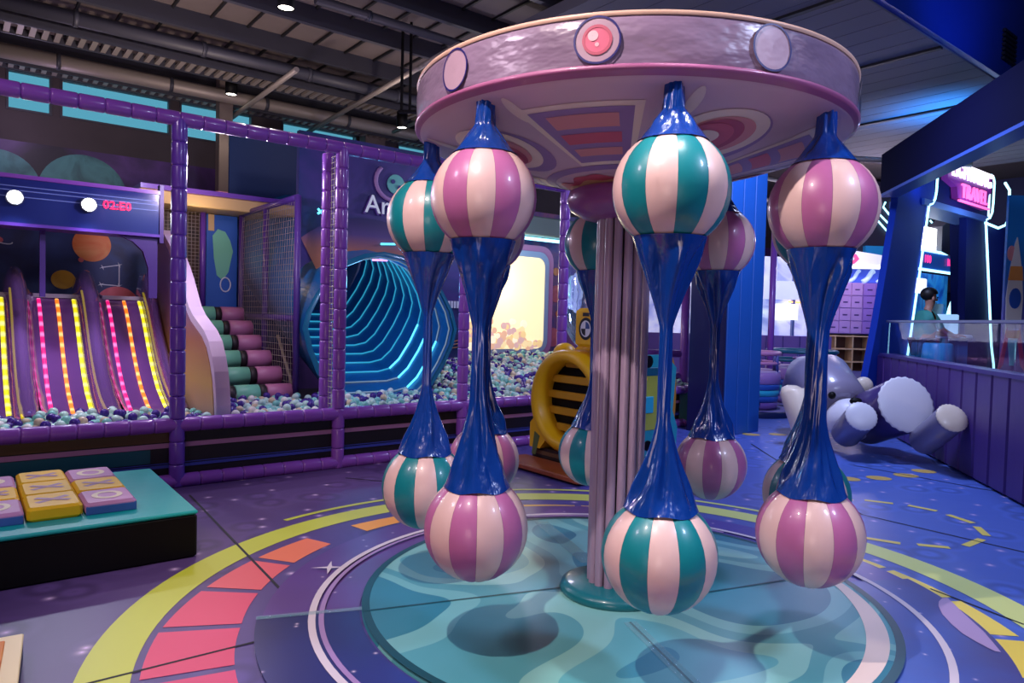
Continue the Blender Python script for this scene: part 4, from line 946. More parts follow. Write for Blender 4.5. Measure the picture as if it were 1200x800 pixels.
for k in range(5):
    z = .36+.165*k; h = sqrt(max(.01, .40**2-(z+.04-cz_)**2)); MB(MF).bbox((ca-h, .155, z), (ca+h, .20, z+.078), .008).build('slat', mat('ochre_slat', '#c99a22', .45), yt)
mb = MB(MF); vs = []
for k in range(25):
    a = rad(20+140*k/24)
    for r, b in ((.40, .42), (.40, .34), (.56, .34), (.56, .5)): vs.append((ca+.12+r*cos(a), b, cz_+.06+r*sin(a)))
mb.add(vs, [(k*4+j, k*4+j+1, (k+1)*4+j+1, (k+1)*4+j) for k in range(24) for j in range(3)], 0, True); mb.build('second_hoop', YELLOW, yt)
MB(MF).ball((.22, .3, 1.13), .13, 18, 12).build('yellow_knob', YELLOW, yt)
MB(MF).prism([(.08, .10), (.14, .10), (.2, .3), (.12, .34)], -.004, .0, 1).build('foot_print', mat('olive_print', '#5a6a3a', .5), yt)
head = MB(MF).bbox((.60, .06, 1.24), (1.08, .42, 1.62), .03).build('top_box', YELLOW, yt)
mb = MB(MF); n = 28; EB = mat('black_emblem', '#11121c', .4); EW = mat('white_emblem', '#d8dde8', .4); EBL = mat('blue_emblem', '#2c4a8c', .4)
def on_face(r0, r1, name, m, off, a0=0, a1=2*pi):
    k_ = 24; vs = [(.77+r*cos(a0+(a1-a0)*k/k_), .06-off, 1.42+r*1.15*sin(a0+(a1-a0)*k/k_)) for k in range(k_+1) for r in (r0, r1)]
    return MB(MF).add(vs, [(2*k, 2*k+1, 2*k+3, 2*k+2) for k in range(k_)]).build(name, m, head)
on_face(.001, .095, 'emblem_ring', EB, .003); on_face(.001, .07, 'emblem_field', EW, .005)
for q_ in (0, 2): on_face(.001, .058, 'emblem_quarter', EB if q_ else EBL, .007, q_*pi/2, (q_+1)*pi/2)
MB(MF).box((.725, .056, 1.54), (.815, .059, 1.575)).build('emblem_bar', EB, head)
RAMP = mat('varnished_orange_wood', '#a4512c', .4, var=.35, vscale=5, stretch=(1, 8, 1))
rp = thing('wooden_ramp', 'orange brown wooden step board in front of the striped tunnel', 'ramp', MF(.5, -.2, 0))
MB(MF).bbox((-.05, -.34, .02), (1.13, .03, .07), .01).build('board', RAMP, rp); MB(MF).box((0, -.28, 0), (1.08, 0, .02)).build('battens', DARK, rp)
# its right-hand side: teal robot panel
rob = thing('robot_panel', 'turquoise and lime robot figure panel right of the grey column', 'panel', MF(1.13, .6, 0))
TQ = mat('turquoise_print', '#2aa5b8', .4); TQD = mat('deep_petrol_print', '#0e5a74', .4); LMP = mat('lime_panel', '#b8bc4a', .4)
MB(MF).prism([(.16, 0), (.98, 0), (1.0, .45), (.92, .62), (.96, 1.05), (.80, 1.18), (.16, 1.18)], 1.115, 1.16, 0).build('panel', TQ, rob)
def rb(a0, a1, z0, z1, m, name, o=.012): MB(MF).bbox((1.16, a0, z0), (1.16+o, a1, z1), .004).build(name, m, rob)
rb(.5, .82, .45, 1.05, LMP, 'lime_plate'); rb(.40, .82, .98, 1.06, TQD, 'petrol_band', .02); rb(.40, .60, .62, .78, mat('sky_print', '#2fb8d8', .4), 'sky_block', .025)
for k in range(4): rb(.70, .80, .42+.07*k, .45+.07*k, TQD, 'slot_bar', .02)
MB(MF).cyl((1.16, .55, .30), (1.175, .55, .30), .05, 16).build('black_eye', BLACK, rob); MB(MF).cyl((1.16, .52, 1.12), (1.18, .52, 1.12), .06, 16).build('black_eye', BLACK, rob)
for k in range(3): rb(.45, .85, .12+.07*k, .125+.07*k, TQD, 'groove_line', .004)
mb = MB(MF); mb.prism([(.88+.10*cos(a), .75+.42*sin(a)) for a in [pi*2*k/18 for k in range(18)]], 1.12, 1.15, 0); mb.build('orange_wing', mat('orange_wing', '#c8862a', .4), rob)

# ------------------------------------------------------------------ blue pillar
PC = Vector((1.37, 5.75, 0)); PT = lambda a, b, c: PC+N*a+D*b+Vector((0, 0, c))
pil = thing('blue_pillar', 'tall square blue building pillar behind the orchid pod', 'pillar', PT(.3, .4, 0))
PB = mat('royal_blue_paint', '#1c56a8', .4); PD = mat('pillar_navy', '#151a4e', .4)
MB(PT).box((0.02, .02, 0), (.60, .85, 4.82)).build('core', PD, pil)
for k in range(3): MB(PT).bbox((0.0, .03+.275*k, 0), (.03, .03+.275*k+.262, 4.82), .008).build('cladding_board', PB, pil)
# ------------------------------------------------------------------ padded wall with glass rail, right side
EW_ = Vector((.075, .997, 0)).normalized(); WP = Vector((3.54, 3.98, 0)); XW = Vector((EW_.y, -EW_.x, 0))
WL = lambda a, b, c: WP+EW_*a+XW*b+Vector((0, 0, c))
pw = thing('padded_wall', 'purple padded half wall of upright panels on the right', 'wall', WL(0, .1, 0))
MB(WL).box((-3.5, .05, 0), (3.25, .20, 1.08)).build('core', mat('wall_core', '#2a1c4a', .6), pw)
PADM = mat('purple_pad', '#4f3480', .42, bump=.1, bscale=7)
pad = MB(lambda a, b, c: EW_*a+XW*b+Vector((0, 0, c))).bbox((.006, 0, .01), (.354, .06, 1.10), .022).mesh('pad', PADM)
for k in range(19): put('pad', pad, pw, WL(-3.46+.36*k+.02, 0, 0)-pw.location)
MB(WL).box((-3.5, -.01, 1.08), (3.25, .20, 1.12)).build('cap_rail', mat('violet_cap', '#4c3a86', .3), pw)
gr = thing('glass_balustrade', 'clear glass balustrade with steel rail on top of the padded wall', 'balustrade', WL(0, .1, 1.12))
GLS = mat('balustrade_glass', '#dcecff', .02, trans=1, alpha=.22, spec=.0)
GLS.node_tree.nodes['Principled BSDF'].inputs['IOR'].default_value = 1.12
for k in range(5): MB(WL).box((-3.45+1.34*k, .08, 1.12), (-3.45+1.34*k+1.325, .092, 1.57)).build('glass_pane', GLS, gr)
MB(WL).bbox((-3.5, .06, 1.57), (3.25, .115, 1.605), .008).build('top_rail', mat('satin_rail', '#8a8fa8', .3, metal=.7), gr)

# ------------------------------------------------------------------ lying foam bear
VB = mat('violet_bear_vinyl', '#453570', .32, coat=.3); VBL = mat('grey_violet_vinyl', '#857f98', .35, coat=.3); CRM = mat('cream_bear_vinyl', '#e2d3bd', .38, coat=.2); WBV = mat('white_bear_vinyl', '#d9d9e2', .4)
bear = thing('foam_bear', 'big violet foam bear lying down with white stitched paw soles', 'soft toy', (3.1, 5.6, 0))
def stitched(c, ax, r, name, m, bulge=.03):
    ax = Vector(ax).normalized(); a = ax.cross(Vector((0, 0, 1))).normalized(); b = a.cross(ax); c = Vector(c); n = 48; vs = []
    for j, (rr, h) in enumerate(((1.0, 0), (1.02, .012), (.95, .02), (.7, .02+bulge*.6), (.35, .02+bulge*.9), (.001, .02+bulge))):
        for k in range(n):
            t = 2*pi*k/n; w = 1+(.02*(1 if k % 2 else -1) if j in (0, 1, 2) else 0); vs.append(c+ax*h+(a*cos(t)+b*sin(t))*r*rr*w)
    return MB().add(vs, [(j*n+k, j*n+(k+1) % n, (j+1)*n+(k+1) % n, (j+1)*n+k) for j in range(5) for k in range(n)], 0, True).build(name, m, bear)
def limb(a, b, r, name, m, sole, soler=None):
    a = Vector(a); b = Vector(b); ax = (b-a).normalized(); L = (b-a).length
    MB().tube([a, a+ax*.02, a+ax*.06, b-ax*.02, b], [r*.5, r*.85, r, r, r*.97], 28).build(name, m, bear)
    if sole: stitched(b, ax, soler or r, 'paw_sole', sole)
pA = seen(1009, 488, 7.9); pB = seen(1061, 474, 7.9); pC = seen(1115, 490, 7.25)
limb(pA+Vector((.0, .55, -.30)), pA, .166, 'leg', VBL, WBV)
limb(pB+Vector((-.16, .80, -.29)), pB, .312, 'body', VB, WBV)
limb(pC+Vector((-.06, .55, -.36)), pC, .152, 'leg', VBL, CRM)
hd = seen(973, 470, 8.9); hd2 = seen(962, 442, 9.3)
MB().tube([hd2+Vector((-.18, .5, -.25)), hd2+Vector((-.08, .2, -.08)), hd2+Vector((.0, -.05, -.06)), hd+Vector((.05, -.1, -.02)), hd+Vector((.07, -.2, -.08))], [.22, .36, .39, .36, .27], 28).build('head', VBL, bear)
mz = seen(996, 492, 8.5); MB().ball(mz, .29, 28, 18, sq=(.95, .8, .9)).build('muzzle', WBV, bear)
e1 = seen(975, 463, 8.53); MB().ball(e1, .045, 14, 10).build('eye', BLACK, bear)
nz_ = seen(1003, 470, 8.3); MB().ball(nz_, .055, 14, 10, sq=(1.3, .8, .8)).build('nose', BLACK, bear)
a0 = seen(928, 458, 8.8); a1 = seen(944, 505, 8.7); MB().tube([a0+Vector((0, 0, .07)), a0+Vector((0, 0, .04)), a0, a1, a1+Vector((.03, .02, -.1))], [.06, .12, .15, .155, .14], 24).build('arm', CRM, bear)
er = seen(1012, 452, 9.3); MB().ball(er, .12, 18, 12, sq=(1, .6, 1)).build('ear', CRM, bear)

# ------------------------------------------------------------------ teacups
TCB = [mat('teacup_lilac', '#a97fc0', .3, bump=.3, bscale=60), mat('teacup_blue', '#2b57b0', .3), mat('teacup_cyan', '#2fa9c8', .3), mat('teacup_plum', '#7d5aa8', .3)]
def teacup(x, y, r, label, railm, hh=.62):
    th = thing('teacup_ride', label, 'teacup ride', (x, y, 0)); zs = [.10, .22, .32, .42, .52, .72]; ms = [3, 1, 2, 1, 0]
    MB().lathe([(.001, .10), (r*1.5, .10), (r*1.55, .08), (r*1.55, .0)], 40, (x, y)).build('plate', mat('plate_navy', '#1c2650', .3), th)
    arc(MB(), (x, y), r*1.05, r*1.5, 0, 360, .102, 40).build('plate_print', nebula('plate_print', ['#3a2a66', '#9a8fc0', '#4a3a80'], 5), th)
    for k in range(5): MB().lathe([(r*(.9+.02*k), zs[k]), (r*(.93+.02*k), zs[k]+.01), (r*(.95+.02*k), (zs[k]+zs[k+1])/2), (r*(.93+.02*k), zs[k+1]-.005), (r*(.9+.02*k), zs[k+1])], 40, (x, y)).build('band', TCB[ms[k]], th)
    MB().lathe([(r*.93, .5), (r*.93, .72), (r*.99, .74), (r*1.02, .72), (r, .70)], 40, (x, y)).build('rim', mat('cup_rim', '#c4a6cf', .3), th)
    MB().lathe([(.001, .5), (r*.93, .5)], 30, (x, y)).build('seat', mat('cup_seat', '#b89a7a', .5), th)
    MB().tube([(x+r*.96*cos(a), y+r*.96*sin(a), 1.02) for a in [2*pi*k/28 for k in range(28)]], .035, 8, closed=True).build('top_hoop', railm, th)
    MB().tube([(x+r*.96*cos(a), y+r*.96*sin(a), .86) for a in [2*pi*k/28 for k in range(28)]], .025, 8, closed=True).build('hoop', railm, th)
    for k in range(6): a = 2*pi*k/6+.4; MB().tube([(x+r*.96*cos(a), y+r*.96*sin(a), .72), (x+r*.96*cos(a), y+r*.96*sin(a), 1.02)], .03, 8).build('hoop_post', mat('hoop_post', '#4a4fa0', .3), th)
    MB().lathe([(.001, .92), (.15, .91), (.16, .88), (.03, .87), (.03, .5)], 20, (x, y)).build('turning_wheel', mat('wheel_lilac', '#b07fc0', .3), th)
ca_ = seen(880, 460, 11.9); teacup(ca_.x, ca_.y, .45, 'lilac and blue banded teacup ride beside the blue pillar', mat('pink_hoop', '#d08ab8', .3))
cb_ = seen(938, 455, 13.0); teacup(cb_.x, cb_.y, .62, 'teacup ride with teal hoops farther back behind the right pods', mat('teal_hoop', '#1f6a86', .3))
# ------------------------------------------------------------------ far right: cubby shelf, slotted cabinets, canopy
FX = (RT-Vector((0, 0, RT.z))).normalized(); FY = Vector((-FX.y, FX.x, 0))
SP = seen(965, 452, 16.8); SP.z = 0; SF = lambda a, b, c: SP+FX*a+FY*b+Vector((0, 0, c))
WOOD = mat('pale_birch_wood', '#d8b488', .45); WIN_ = mat('brown_interior', '#6a4030', .6)
cub = thing('cubby_shelf', 'birch cubby shelf with a grid of square compartments', 'shelf', SF(.7, .2, 0))
MB(SF).box((-.6, .36, 0), (1.5, .40, 1.30)).build('back_panel', WIN_, cub)
for k in range(5): MB(SF).box((-.6, 0, .02+.305*k), (1.5, .37, .05+.305*k)).build('shelf_board', WOOD, cub)
for k in range(6): MB(SF).box((-.6+.414*k, .002, 0), (-.57+.414*k, .37, 1.28)).build('divider', WOOD, cub)
LIL = mat('lilac_cabinet', '#c49ad6', .35); LIL2 = mat('violet_cabinet', '#a47ad0', .35); SLOT = mat('slot_dark', '#4a2a70', .5)
def cabinet(a0, a1, m, label):
    th = thing('locker_cabinet', label, 'locker', SF((a0+a1)/2, .2, 1.31)); n = max(1, round((a1-a0)/.27)); w = (a1-a0)/n
    MB(SF).box((a0, .03, 1.31), (a1, .4, 2.52)).build('body', m, th)
    for i in range(n):
        for j in range(4):
            dr = MB(SF).bbox((a0+i*w+.008, .0, 1.325+.30*j), (a0+(i+1)*w-.008, .03, 1.325+.30*j+.285), .006).build('locker_door', m, th)
            MB(SF).box((a0+i*w+w*.3, -.004, 1.325+.30*j+.12), (a0+i*w+w*.7, .0, 1.325+.30*j+.15)).build('slot', SLOT, dr)
cabinet(-.62, .02, LIL2, 'violet slotted locker block half hidden behind the right pod')
cabinet(.03, .85, LIL, 'pale lilac slotted locker block above the cubby shelf')
cabinet(.86, 1.45, LIL2, 'violet slotted locker block next to the blue arch leg')
swirl = thing('swirl_frieze', 'blue frieze with white swirl strokes over the slotted lockers', 'frieze', SF(.4, .3, 2.5))
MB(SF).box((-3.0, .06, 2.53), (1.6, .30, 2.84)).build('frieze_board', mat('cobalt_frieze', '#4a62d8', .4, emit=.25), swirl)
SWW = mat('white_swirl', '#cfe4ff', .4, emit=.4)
rn = random.Random(11)
for k in range(13):
    x = -2.9+.34*k; MB(SF).tube([(x+.30*f+.03*sin(5*f), .055, 2.57+.22*f+.03*sin(4*f+k)) for f in [i/6 for i in range(7)]], .03+.015*(k % 3), 6).build('swirl_stroke', SWW, swirl)
awn = thing('white_canopy', 'white wedge canopy with pink chevrons above the frieze', 'canopy', SF(.6, 0, 2.98))
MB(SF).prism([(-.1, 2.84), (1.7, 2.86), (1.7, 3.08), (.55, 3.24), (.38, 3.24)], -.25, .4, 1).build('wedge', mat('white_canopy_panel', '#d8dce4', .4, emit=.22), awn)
MB(SF).box((-.1, -.28, 2.84), (1.7, -.24, 2.90)).build('edge_light', mat('edge_light', '#f2fbff', .3, emit=3), awn)
CHV = mat('pink_chevron', '#f0487c', .4, emit=.5)
for x in (.12, .38): MB(SF).prism([(x, 2.94), (x+.10, 2.94), (x+.22, 3.06), (x+.14, 3.17), (x+.04, 3.17), (x+.11, 3.06)], -.262, -.25, 1).build('chevron', CHV, awn)
# ------------------------------------------------------------------ storefront far behind the pillar
SQ = seen(750, 400, 15.5); SQ.z = 0; SG = lambda a, b, c: SQ+FX*a+FY*b+Vector((0, 0, c))
shop = thing('storefront', 'bright white and lilac storefront beyond the blue pillar', 'storefront', SG(2, .2, 0))
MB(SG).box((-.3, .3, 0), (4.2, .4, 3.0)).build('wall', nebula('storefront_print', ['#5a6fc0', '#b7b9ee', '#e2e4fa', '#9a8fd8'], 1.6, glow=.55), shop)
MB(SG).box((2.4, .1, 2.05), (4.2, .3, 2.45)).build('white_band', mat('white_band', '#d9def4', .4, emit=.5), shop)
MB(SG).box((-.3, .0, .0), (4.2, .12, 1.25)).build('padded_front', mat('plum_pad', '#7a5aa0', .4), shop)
for k in range(12): MB(SG).box((-.2+.37*k, -.01, .02), (-.19+.37*k, .0, 1.24)).build('pad_groove', NAVY, shop)
for x in (.5, 1.5, 2.9, 3.4): MB(SG).box((x, .2, 1.25), (x+.05, .3, 3.0)).build('mullion', mat('steel_blue', '#5a6aa0', .4), shop)
MB(SG).tube([(2.35, .22, 2.15), (2.55, .22, 2.0), (2.62, .22, 1.7), (2.62, .22, 1.25)], .035, 8).build('green_tube', mat('green_neon', '#4fe08a', .3, emit=2), shop)
MB(SG).tube([(3.3, .22, 2.0), (3.9, .22, 1.98)], .02, 8).build('orange_tube', mat('orange_neon', '#ffb060', .3, emit=2), shop)
MB(SG).box((2.9, .15, 1.6), (3.5, .2, 1.95)).build('white_sign', mat('white_sign_panel', '#f2f4ff', .4, emit=1.0), shop)
ppx = seen(905, 350, 12.5)
tag(MB().tube([(ppx.x, ppx.y, 0), (ppx.x, ppx.y, 3.2)], .055, 12).build('purple_pole', FOAMP), 'slim purple pole standing behind the teacups', 'pole')
ppx = seen(803, 380, 11.5)
pr = thing('purple_rail', 'purple padded rail and post left of the blue pillar', 'rail', (ppx.x, ppx.y, 0))
MB().tube([(ppx.x, ppx.y, 0), (ppx.x, ppx.y, 2.2)], .07, 12).build('post', FOAMP, pr)
for z in (.62, .98): MB().tube([(ppx.x, ppx.y, z), (ppx.x-1.6, ppx.y+.1, z)], .06, 12).build('rail', FOAMP, pr)
gb = seen(800, 478, 10.2)
tag(MB().prism([(0, 0), (.1, -.12), (.26, -.1), (.3, .3), (.2, .5), (.02, .38)], 0, .3, 1).build('green_wedge', mat('dark_green_foam', '#1f5a58', .45), base=None), 'dark green foam wedge lying left of the blue pillar', 'foam wedge')
gw = bpy.data.objects['green_wedge']; gw.location = (gb.x-.2, gb.y, .125)
# ------------------------------------------------------------------ ceiling beam, portal, raised floor on the right
BMN = mat('midnight_beam', '#04062a', .9, spec=.08)
BE = WL(3.62, 0, 0); BM = frame(BE, (-.02, -1, 0))       # overhead beam, running back towards the viewer from the wall's end
struct(MB(BM).box((0, 0, 3.50), (10.5, .24, 4.10)).build('trim_3', BMN))
struct(MB(BM).box((0, -.01, 3.46), (10.5, .24, 3.50)).build('trim_4', mat('beam_underside', '#3a5ab0', .4)))
plat = struct(MB(WL).box((-3.5, .25, 0), (9, 9, .5)).build('floor_raised', mat('raised_floor', '#3a3f78', .5)))
PO = Vector((3.85, 7.4, 0)); PG = lambda a, b, c: PO+D*a+N*b+Vector((0, 0, c))
portal = thing('neon_portal', 'blue gateway with splayed legs edged in white neon', 'gateway', PG(2.3, 0, 0))
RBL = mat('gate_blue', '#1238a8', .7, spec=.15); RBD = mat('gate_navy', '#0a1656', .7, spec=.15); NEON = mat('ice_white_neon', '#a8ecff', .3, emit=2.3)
MB(PG).prism([(-.62, .0), (-.12, 1.6), (.35, 3.4), (.3, 3.95), (1.64, 3.95), (1.64, 3.62), (1.40, 3.48), (1.17, 2.4), (.88, 1.15), (.62, 0)], 0, .10, 1).build('left_leg', RBL, portal)
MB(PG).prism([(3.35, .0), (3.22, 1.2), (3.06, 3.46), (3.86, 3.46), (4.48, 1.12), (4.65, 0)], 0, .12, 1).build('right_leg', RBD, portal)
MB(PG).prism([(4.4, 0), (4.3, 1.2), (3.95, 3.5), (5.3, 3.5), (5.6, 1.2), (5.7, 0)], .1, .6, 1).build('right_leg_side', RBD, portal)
MB(PG).box((1.66, .05, 3.56), (4.17, .5, 4.36)).build('header', RBD, portal); MB(PG).box((1.2, -.04, 3.46), (3.95, .5, 3.56)).build('header_shelf', mat('shelf_blue', '#5a78b8', .4), portal)
def neon(pts, name='neon_tube', r=.022, par=portal): MB(PG).tube(pts, r*.8, 8).build(name, NEON, par)
neon([(.62, -.03, .1), (.88, -.03, 1.15), (1.17, -.03, 2.4), (1.40, -.03, 3.48)]); neon([(1.40, -.03, 3.48), (1.52, -.03, 3.51), (1.62, -.03, 3.60), (1.66, -.03, 3.72), (1.68, -.03, 4.05)], r=.024)
neon([(4.72, -.03, .4), (4.61, -.03, .85), (4.45, -.03, 1.2), (3.86, -.03, 3.50)], r=.026); neon([(3.86, -.03, 3.50), (4.06, -.03, 3.55), (4.16, -.03, 3.66), (4.19, -.03, 3.85), (4.20, -.03, 4.22), (4.14, -.03, 4.30), (4.02, -.03, 4.33)], r=.024)
neon([(3.95, .0, 3.45), (4.6, .0, 3.42), (5.0, .0, 3.52), (5.15, .0, 3.7)], r=.03); neon([(5.15, .0, 3.85), (5.1, .0, 4.2), (4.85, .0, 4.3)], r=.03)
MB(PG).box((4.15, .2, 3.65), (4.75, .25, 4.1)).build('light_window', mat('pale_blue_window', '#bfe2ff', .3, emit=1.6), portal)
sign = thing('neon_sign', 'glowing white and pink blocky lettered sign in the gateway', 'sign', PG(3.0, 0, 3.8))
SGW = mat('white_sign_glow', '#fff2fa', .3, emit=1.5); SGP = mat('pink_sign_glow', '#ff6ab0', .3, emit=1.5); SGD = mat('violet_sign_back', '#7a2a8a', .4, emit=.35)
MB(PG).prism([(2.0, 3.98), (2.0, 4.3), (2.12, 4.34), (3.98, 4.26), (3.98, 4.0), (3.86, 3.94), (3.80, 3.66), (2.46, 3.72), (2.40, 3.9), (2.2, 3.94)], -.06, .04, 1).build('sign_back', SGD, sign)
text('sign_line', 'LIGHTNING', .30, PG(3.0, -.085, 4.15), D, (0, 0, 1), SGW, sign, .03, font_scale=(1.12, 1.1))
text('sign_line', 'TRAVEL', .34, PG(3.14, -.085, 3.84), D, (0, 0, 1), SGP, sign, .03, font_scale=(1.02, 1.0))
MB(PG).box((2.05, -.10, 4.26), (3.95, -.06, 4.30)).build('sign_bar', SGW, sign); MB(PG).box((2.45, -.10, 3.66), (3.82, -.06, 3.69)).build('sign_bar', SGP, sign)
p = PG(2.6, -.6, 3.4); light('POINT', 'portal_lamp', p, 30, (.35, .6, 1), .1)
p = PG(.95, -.22, 3.75); light('POINT', 'portal_side_fill', p, 3, (.1, .35, 1), .05)  # added fill, brightens the upper part of the left leg
# striped neon wall behind the left leg
nq = seen(1000, 300, 17.6); NW = frame((nq.x, nq.y, 0), FX); NZ = lambda v: nq.z-(v-300)/47.1
nw = thing('neon_wall', 'dark wall with parallel white neon tubes left of the gateway', 'wall panel', NW(1, 0, 0))
MB(NW).box((.05, .04, 2.4), (3.0, .14, 5.1)).build('wall_panel', mat('charcoal_wall', '#241f38', .6), nw)
for ln in ([(1045, 233), (1042.5, 239), (1061.7, 262)], [(1035, 236), (1032.5, 242), (1058, 271)], [(1028, 250), (1054, 275)], [(1024, 255), (1048, 280)], [(1058, 241), (1064, 248)], [(1088, 256), (1098, 267)], [(1106, 252), (1114, 265)], [(1131, 257), (1134, 262)]):
    MB(NW).tube([((u-1000)/47.1, 0, NZ(v)) for u, v in ln], .022, 8).build('neon_tube', NEON, nw)
MB(NW).box((.25, -.1, NZ(304)), (1.25, .04, NZ(288))).build('cyan_ledge', mat('cyan_ledge', '#1f86c8', .4, emit=.15), nw)
# booth behind the gateway
BO = Vector((4.15, 8.9, 0)); BG = lambda a, b, c: BO+D*a+N*b+Vector((0, 0, c))
booth = thing('arcade_booth', 'blue arcade booth with pink number panels behind the gateway', 'booth', BG(3, .3, .5))
MB(BG).box((1.7, .5, .5), (4.6, .6, 2.62)).build('back_wall', nebula('electric_blue_print', ['#0f4ab0', '#1b78d8', '#3aa8f0', '#1450b8'], 3, glow=.25), booth)
MB(BG).box((1.8, .25, 2.68), (4.4, .55, 3.0)).build('fascia', mat('fascia_blue', '#2262c4', .4, emit=.25), booth)
for z in (2.62, 3.0): MB(BG).box((1.8, .22, z), (4.4, .27, z+.045)).build('neon_strip', NEON, booth)
PK = mat('hot_pink_glow', '#ff3a8c', .4, emit=1.6)
for x in (2.85, 3.95): text('number_panel', '100', .22, BG(x, .23, 2.85), D, (0, 0, 1), PK, booth, .01)
MB(BG).box((2.2, .3, 3.05), (3.4, .5, 3.5)).build('white_lightbox', mat('white_lightbox', '#ffffff', .3, emit=3), booth); MB(BG).prism([(3.4, 3.05), (4.2, 2.95), (4.2, 3.9), (3.4, 3.55)], .2, .5, 1).build('grey_box', mat('grey_box', '#5a5a66', .5), booth)
MB(BG).bbox((2.55, .3, 2.18), (3.05, .36, 2.48), .02).build('white_poster', mat('white_poster', '#dfe8ff', .4, emit=1.4), booth)
MB(BG).box((3.3, .3, 1.3), (3.9, .4, 2.0)).build('navy_panel', mat('navy_panel', '#123a98', .4), booth); text('panel_letters', 'LETS', .17, BG(3.56, .29, 1.72), D, (0, 0, 1), mat('pale_letters', '#bfe4ff', .4, emit=.5), booth, .006)
for dr, m in ((0, NEON), (.1, mat('ice_panel', '#b8d8f4', .4, emit=.6))):
    MB(BG).tube([(4.35-.62*sin(a)+dr, .2, .9+1.25*cos(a)) for a in [pi*.5*k/10 for k in range(11)]], .05, 8).build('white_arc', m, booth)
con = thing('game_console', 'white game console with rail in front of the person', 'console', PG(1.9, -1.3, .5))
cq = seen(1112, 395, 10.4)
MB().box((cq.x+.0, cq.y, .5), (cq.x+.26, cq.y+.4, 1.36)).build('cabinet', mat('console_blue', '#3a78c8', .35), con); MB().bbox((cq.x-.06, cq.y-.1, 1.36), (cq.x+.28, cq.y+.45, 1.42), .015).build('control_deck', mat('console_white', '#c8d4ea', .3), con)
MB().bbox((cq.x-.04, cq.y+.3, 1.42), (cq.x+.26, cq.y+.4, 1.72), .015).build('display', mat('console_display', '#a8d4f4', .3, emit=.7), con)
con.location = con.location
stl = thing('blue_stool', 'bright blue tapered stool seat beside the console', 'stool', seen(1100, 440, 9.6))
sq_ = seen(1105, 402, 9.6); BST = mat('azure_plastic', '#2a9fe8', .35)
MB().lathe([(.001, sq_.z), (.16, sq_.z), (.18, sq_.z-.02), (.21, sq_.z-.34), (.2, sq_.z-.35)], 24, (sq_.x-.06, sq_.y)).build('seat', BST, stl)
stl.location = stl.location
for k in range(4): a = pi/4+k*pi/2; MB().tube([(sq_.x-.06+.16*cos(a), sq_.y+.16*sin(a), sq_.z-.3), (sq_.x-.06+.24*cos(a), sq_.y+.24*sin(a), .5)], .02, 8).build('leg', BST, stl)
# rocket mural
rk = seen(1188, 360, 11.0); RO = Vector((rk.x, rk.y, 0)); RG = lambda a, b, c: RO+FX*a+FY*b+Vector((0, 0, c))
rkt = thing('rocket_mural', 'tall mural panel with a white and orange rocket at the right edge', 'mural', RG(.2, 0, .5))
MB(RG).box((-.12, .05, .5), (1.2, .1, 3.6)).build('board', vert_ramp('rocket_sky', .9, 3.0, ['#8a4a9a', '#6a5ab0', '#2a6ac0', '#1f7fc8']), rkt)
RW = mat('rocket_white', '#e2dad2', .4); RR = mat('rocket_red', '#d0406a', .4); ROR = mat('rocket_orange', '#e8964a', .4)
MB(RG).prism([(-.08, 1.35), (.14, 1.35), (.16, 2.0), (.12, 2.45), (.05, 2.85), (.03, 2.95), (0, 2.85), (-.06, 2.45), (-.1, 2.0)], .03, .05, 1).build('hull', RW, rkt)
MB(RG).prism([(-.09, 2.28), (.14, 2.28), (.12, 2.5), (-.06, 2.5)], .02, .03, 1).build('band', ROR, rkt); MB(RG).prism([(-.09, 1.38), (.14, 1.38), (.14, 1.5), (-.09, 1.5)], .02, .03, 1).build('band', ROR, rkt)
MB(RG).prism([(.03+.09*cos(a), 2.0+.16*sin(a)) for a in [2*pi*k/20 for k in range(20)]], .015, .03, 1).build('porthole', mat('porthole_blue', '#2f5ab0', .4), rkt)
for sg in (-1, 1): MB(RG).prism([(.03+sg*.08, 1.35), (.03+sg*.1, 1.55), (.03+sg*.22, .85), (.03+sg*.14, .95)], .02, .04, 1).build('fin', RR, rkt)
MB(RG).prism([(-.04, 1.35), (.10, 1.35), (.06, .95), (0, .95)], .02, .04, 1).build('flame', mat('flame_blue', '#7fc8e0', .4), rkt)
MB(RG).prism([(-.05+.06*cos(a), 2.7+.12*sin(a)) for a in [2*pi*k/16 for k in range(16)]], .035, .05, 1).build('smoke_puff', CORALL, rkt)
light('POINT', 'booth_lamp', PG(4.8, -1.0, 2.9), 22, (.4, .65, 1), .1)
light('POINT', 'far_fill', SF(.2, -1.6, 3.6), 120, (.9, .75, 1), .2)  # added fill in mid-air to brighten the lockers
light('POINT', 'shop_lamp', SG(2.0, -1.2, 3.4), 50, (.8, .8, 1), .2)
light('SPOT', 'soffit_blue_flood', PS(10.4, -2.0, 3.9), 320, (.03, .30, 1), .08, PS(10.4, -1.9, 4.82), 125, .9)
light('SPOT', 'fascia_blue_flood', PS(7.4, -4.6, 4.5), 60, (.04, .22, 1), .08, PS(7.7, -2.98, 5.6), 95, .9)
for (a, b), l in zip((((9.6, .9, 4.5), (11.6, -1.9, 4.2)), ((9.0, 1.6, 4.35), (14.0, 1.2, 4.35)), ((8.6, 2.6, 4.2), (15.0, 2.2, 4.2))), ('slanting blue lit brace under the white soffit right of the canopy', 'thin level pipe right of the canopy, upper one', 'thin level pipe right of the canopy, lower one')):
    tag(MB(PS).tube([a, b], .05, 8).build('ceiling_pipe', STEEL), l, 'pipe')

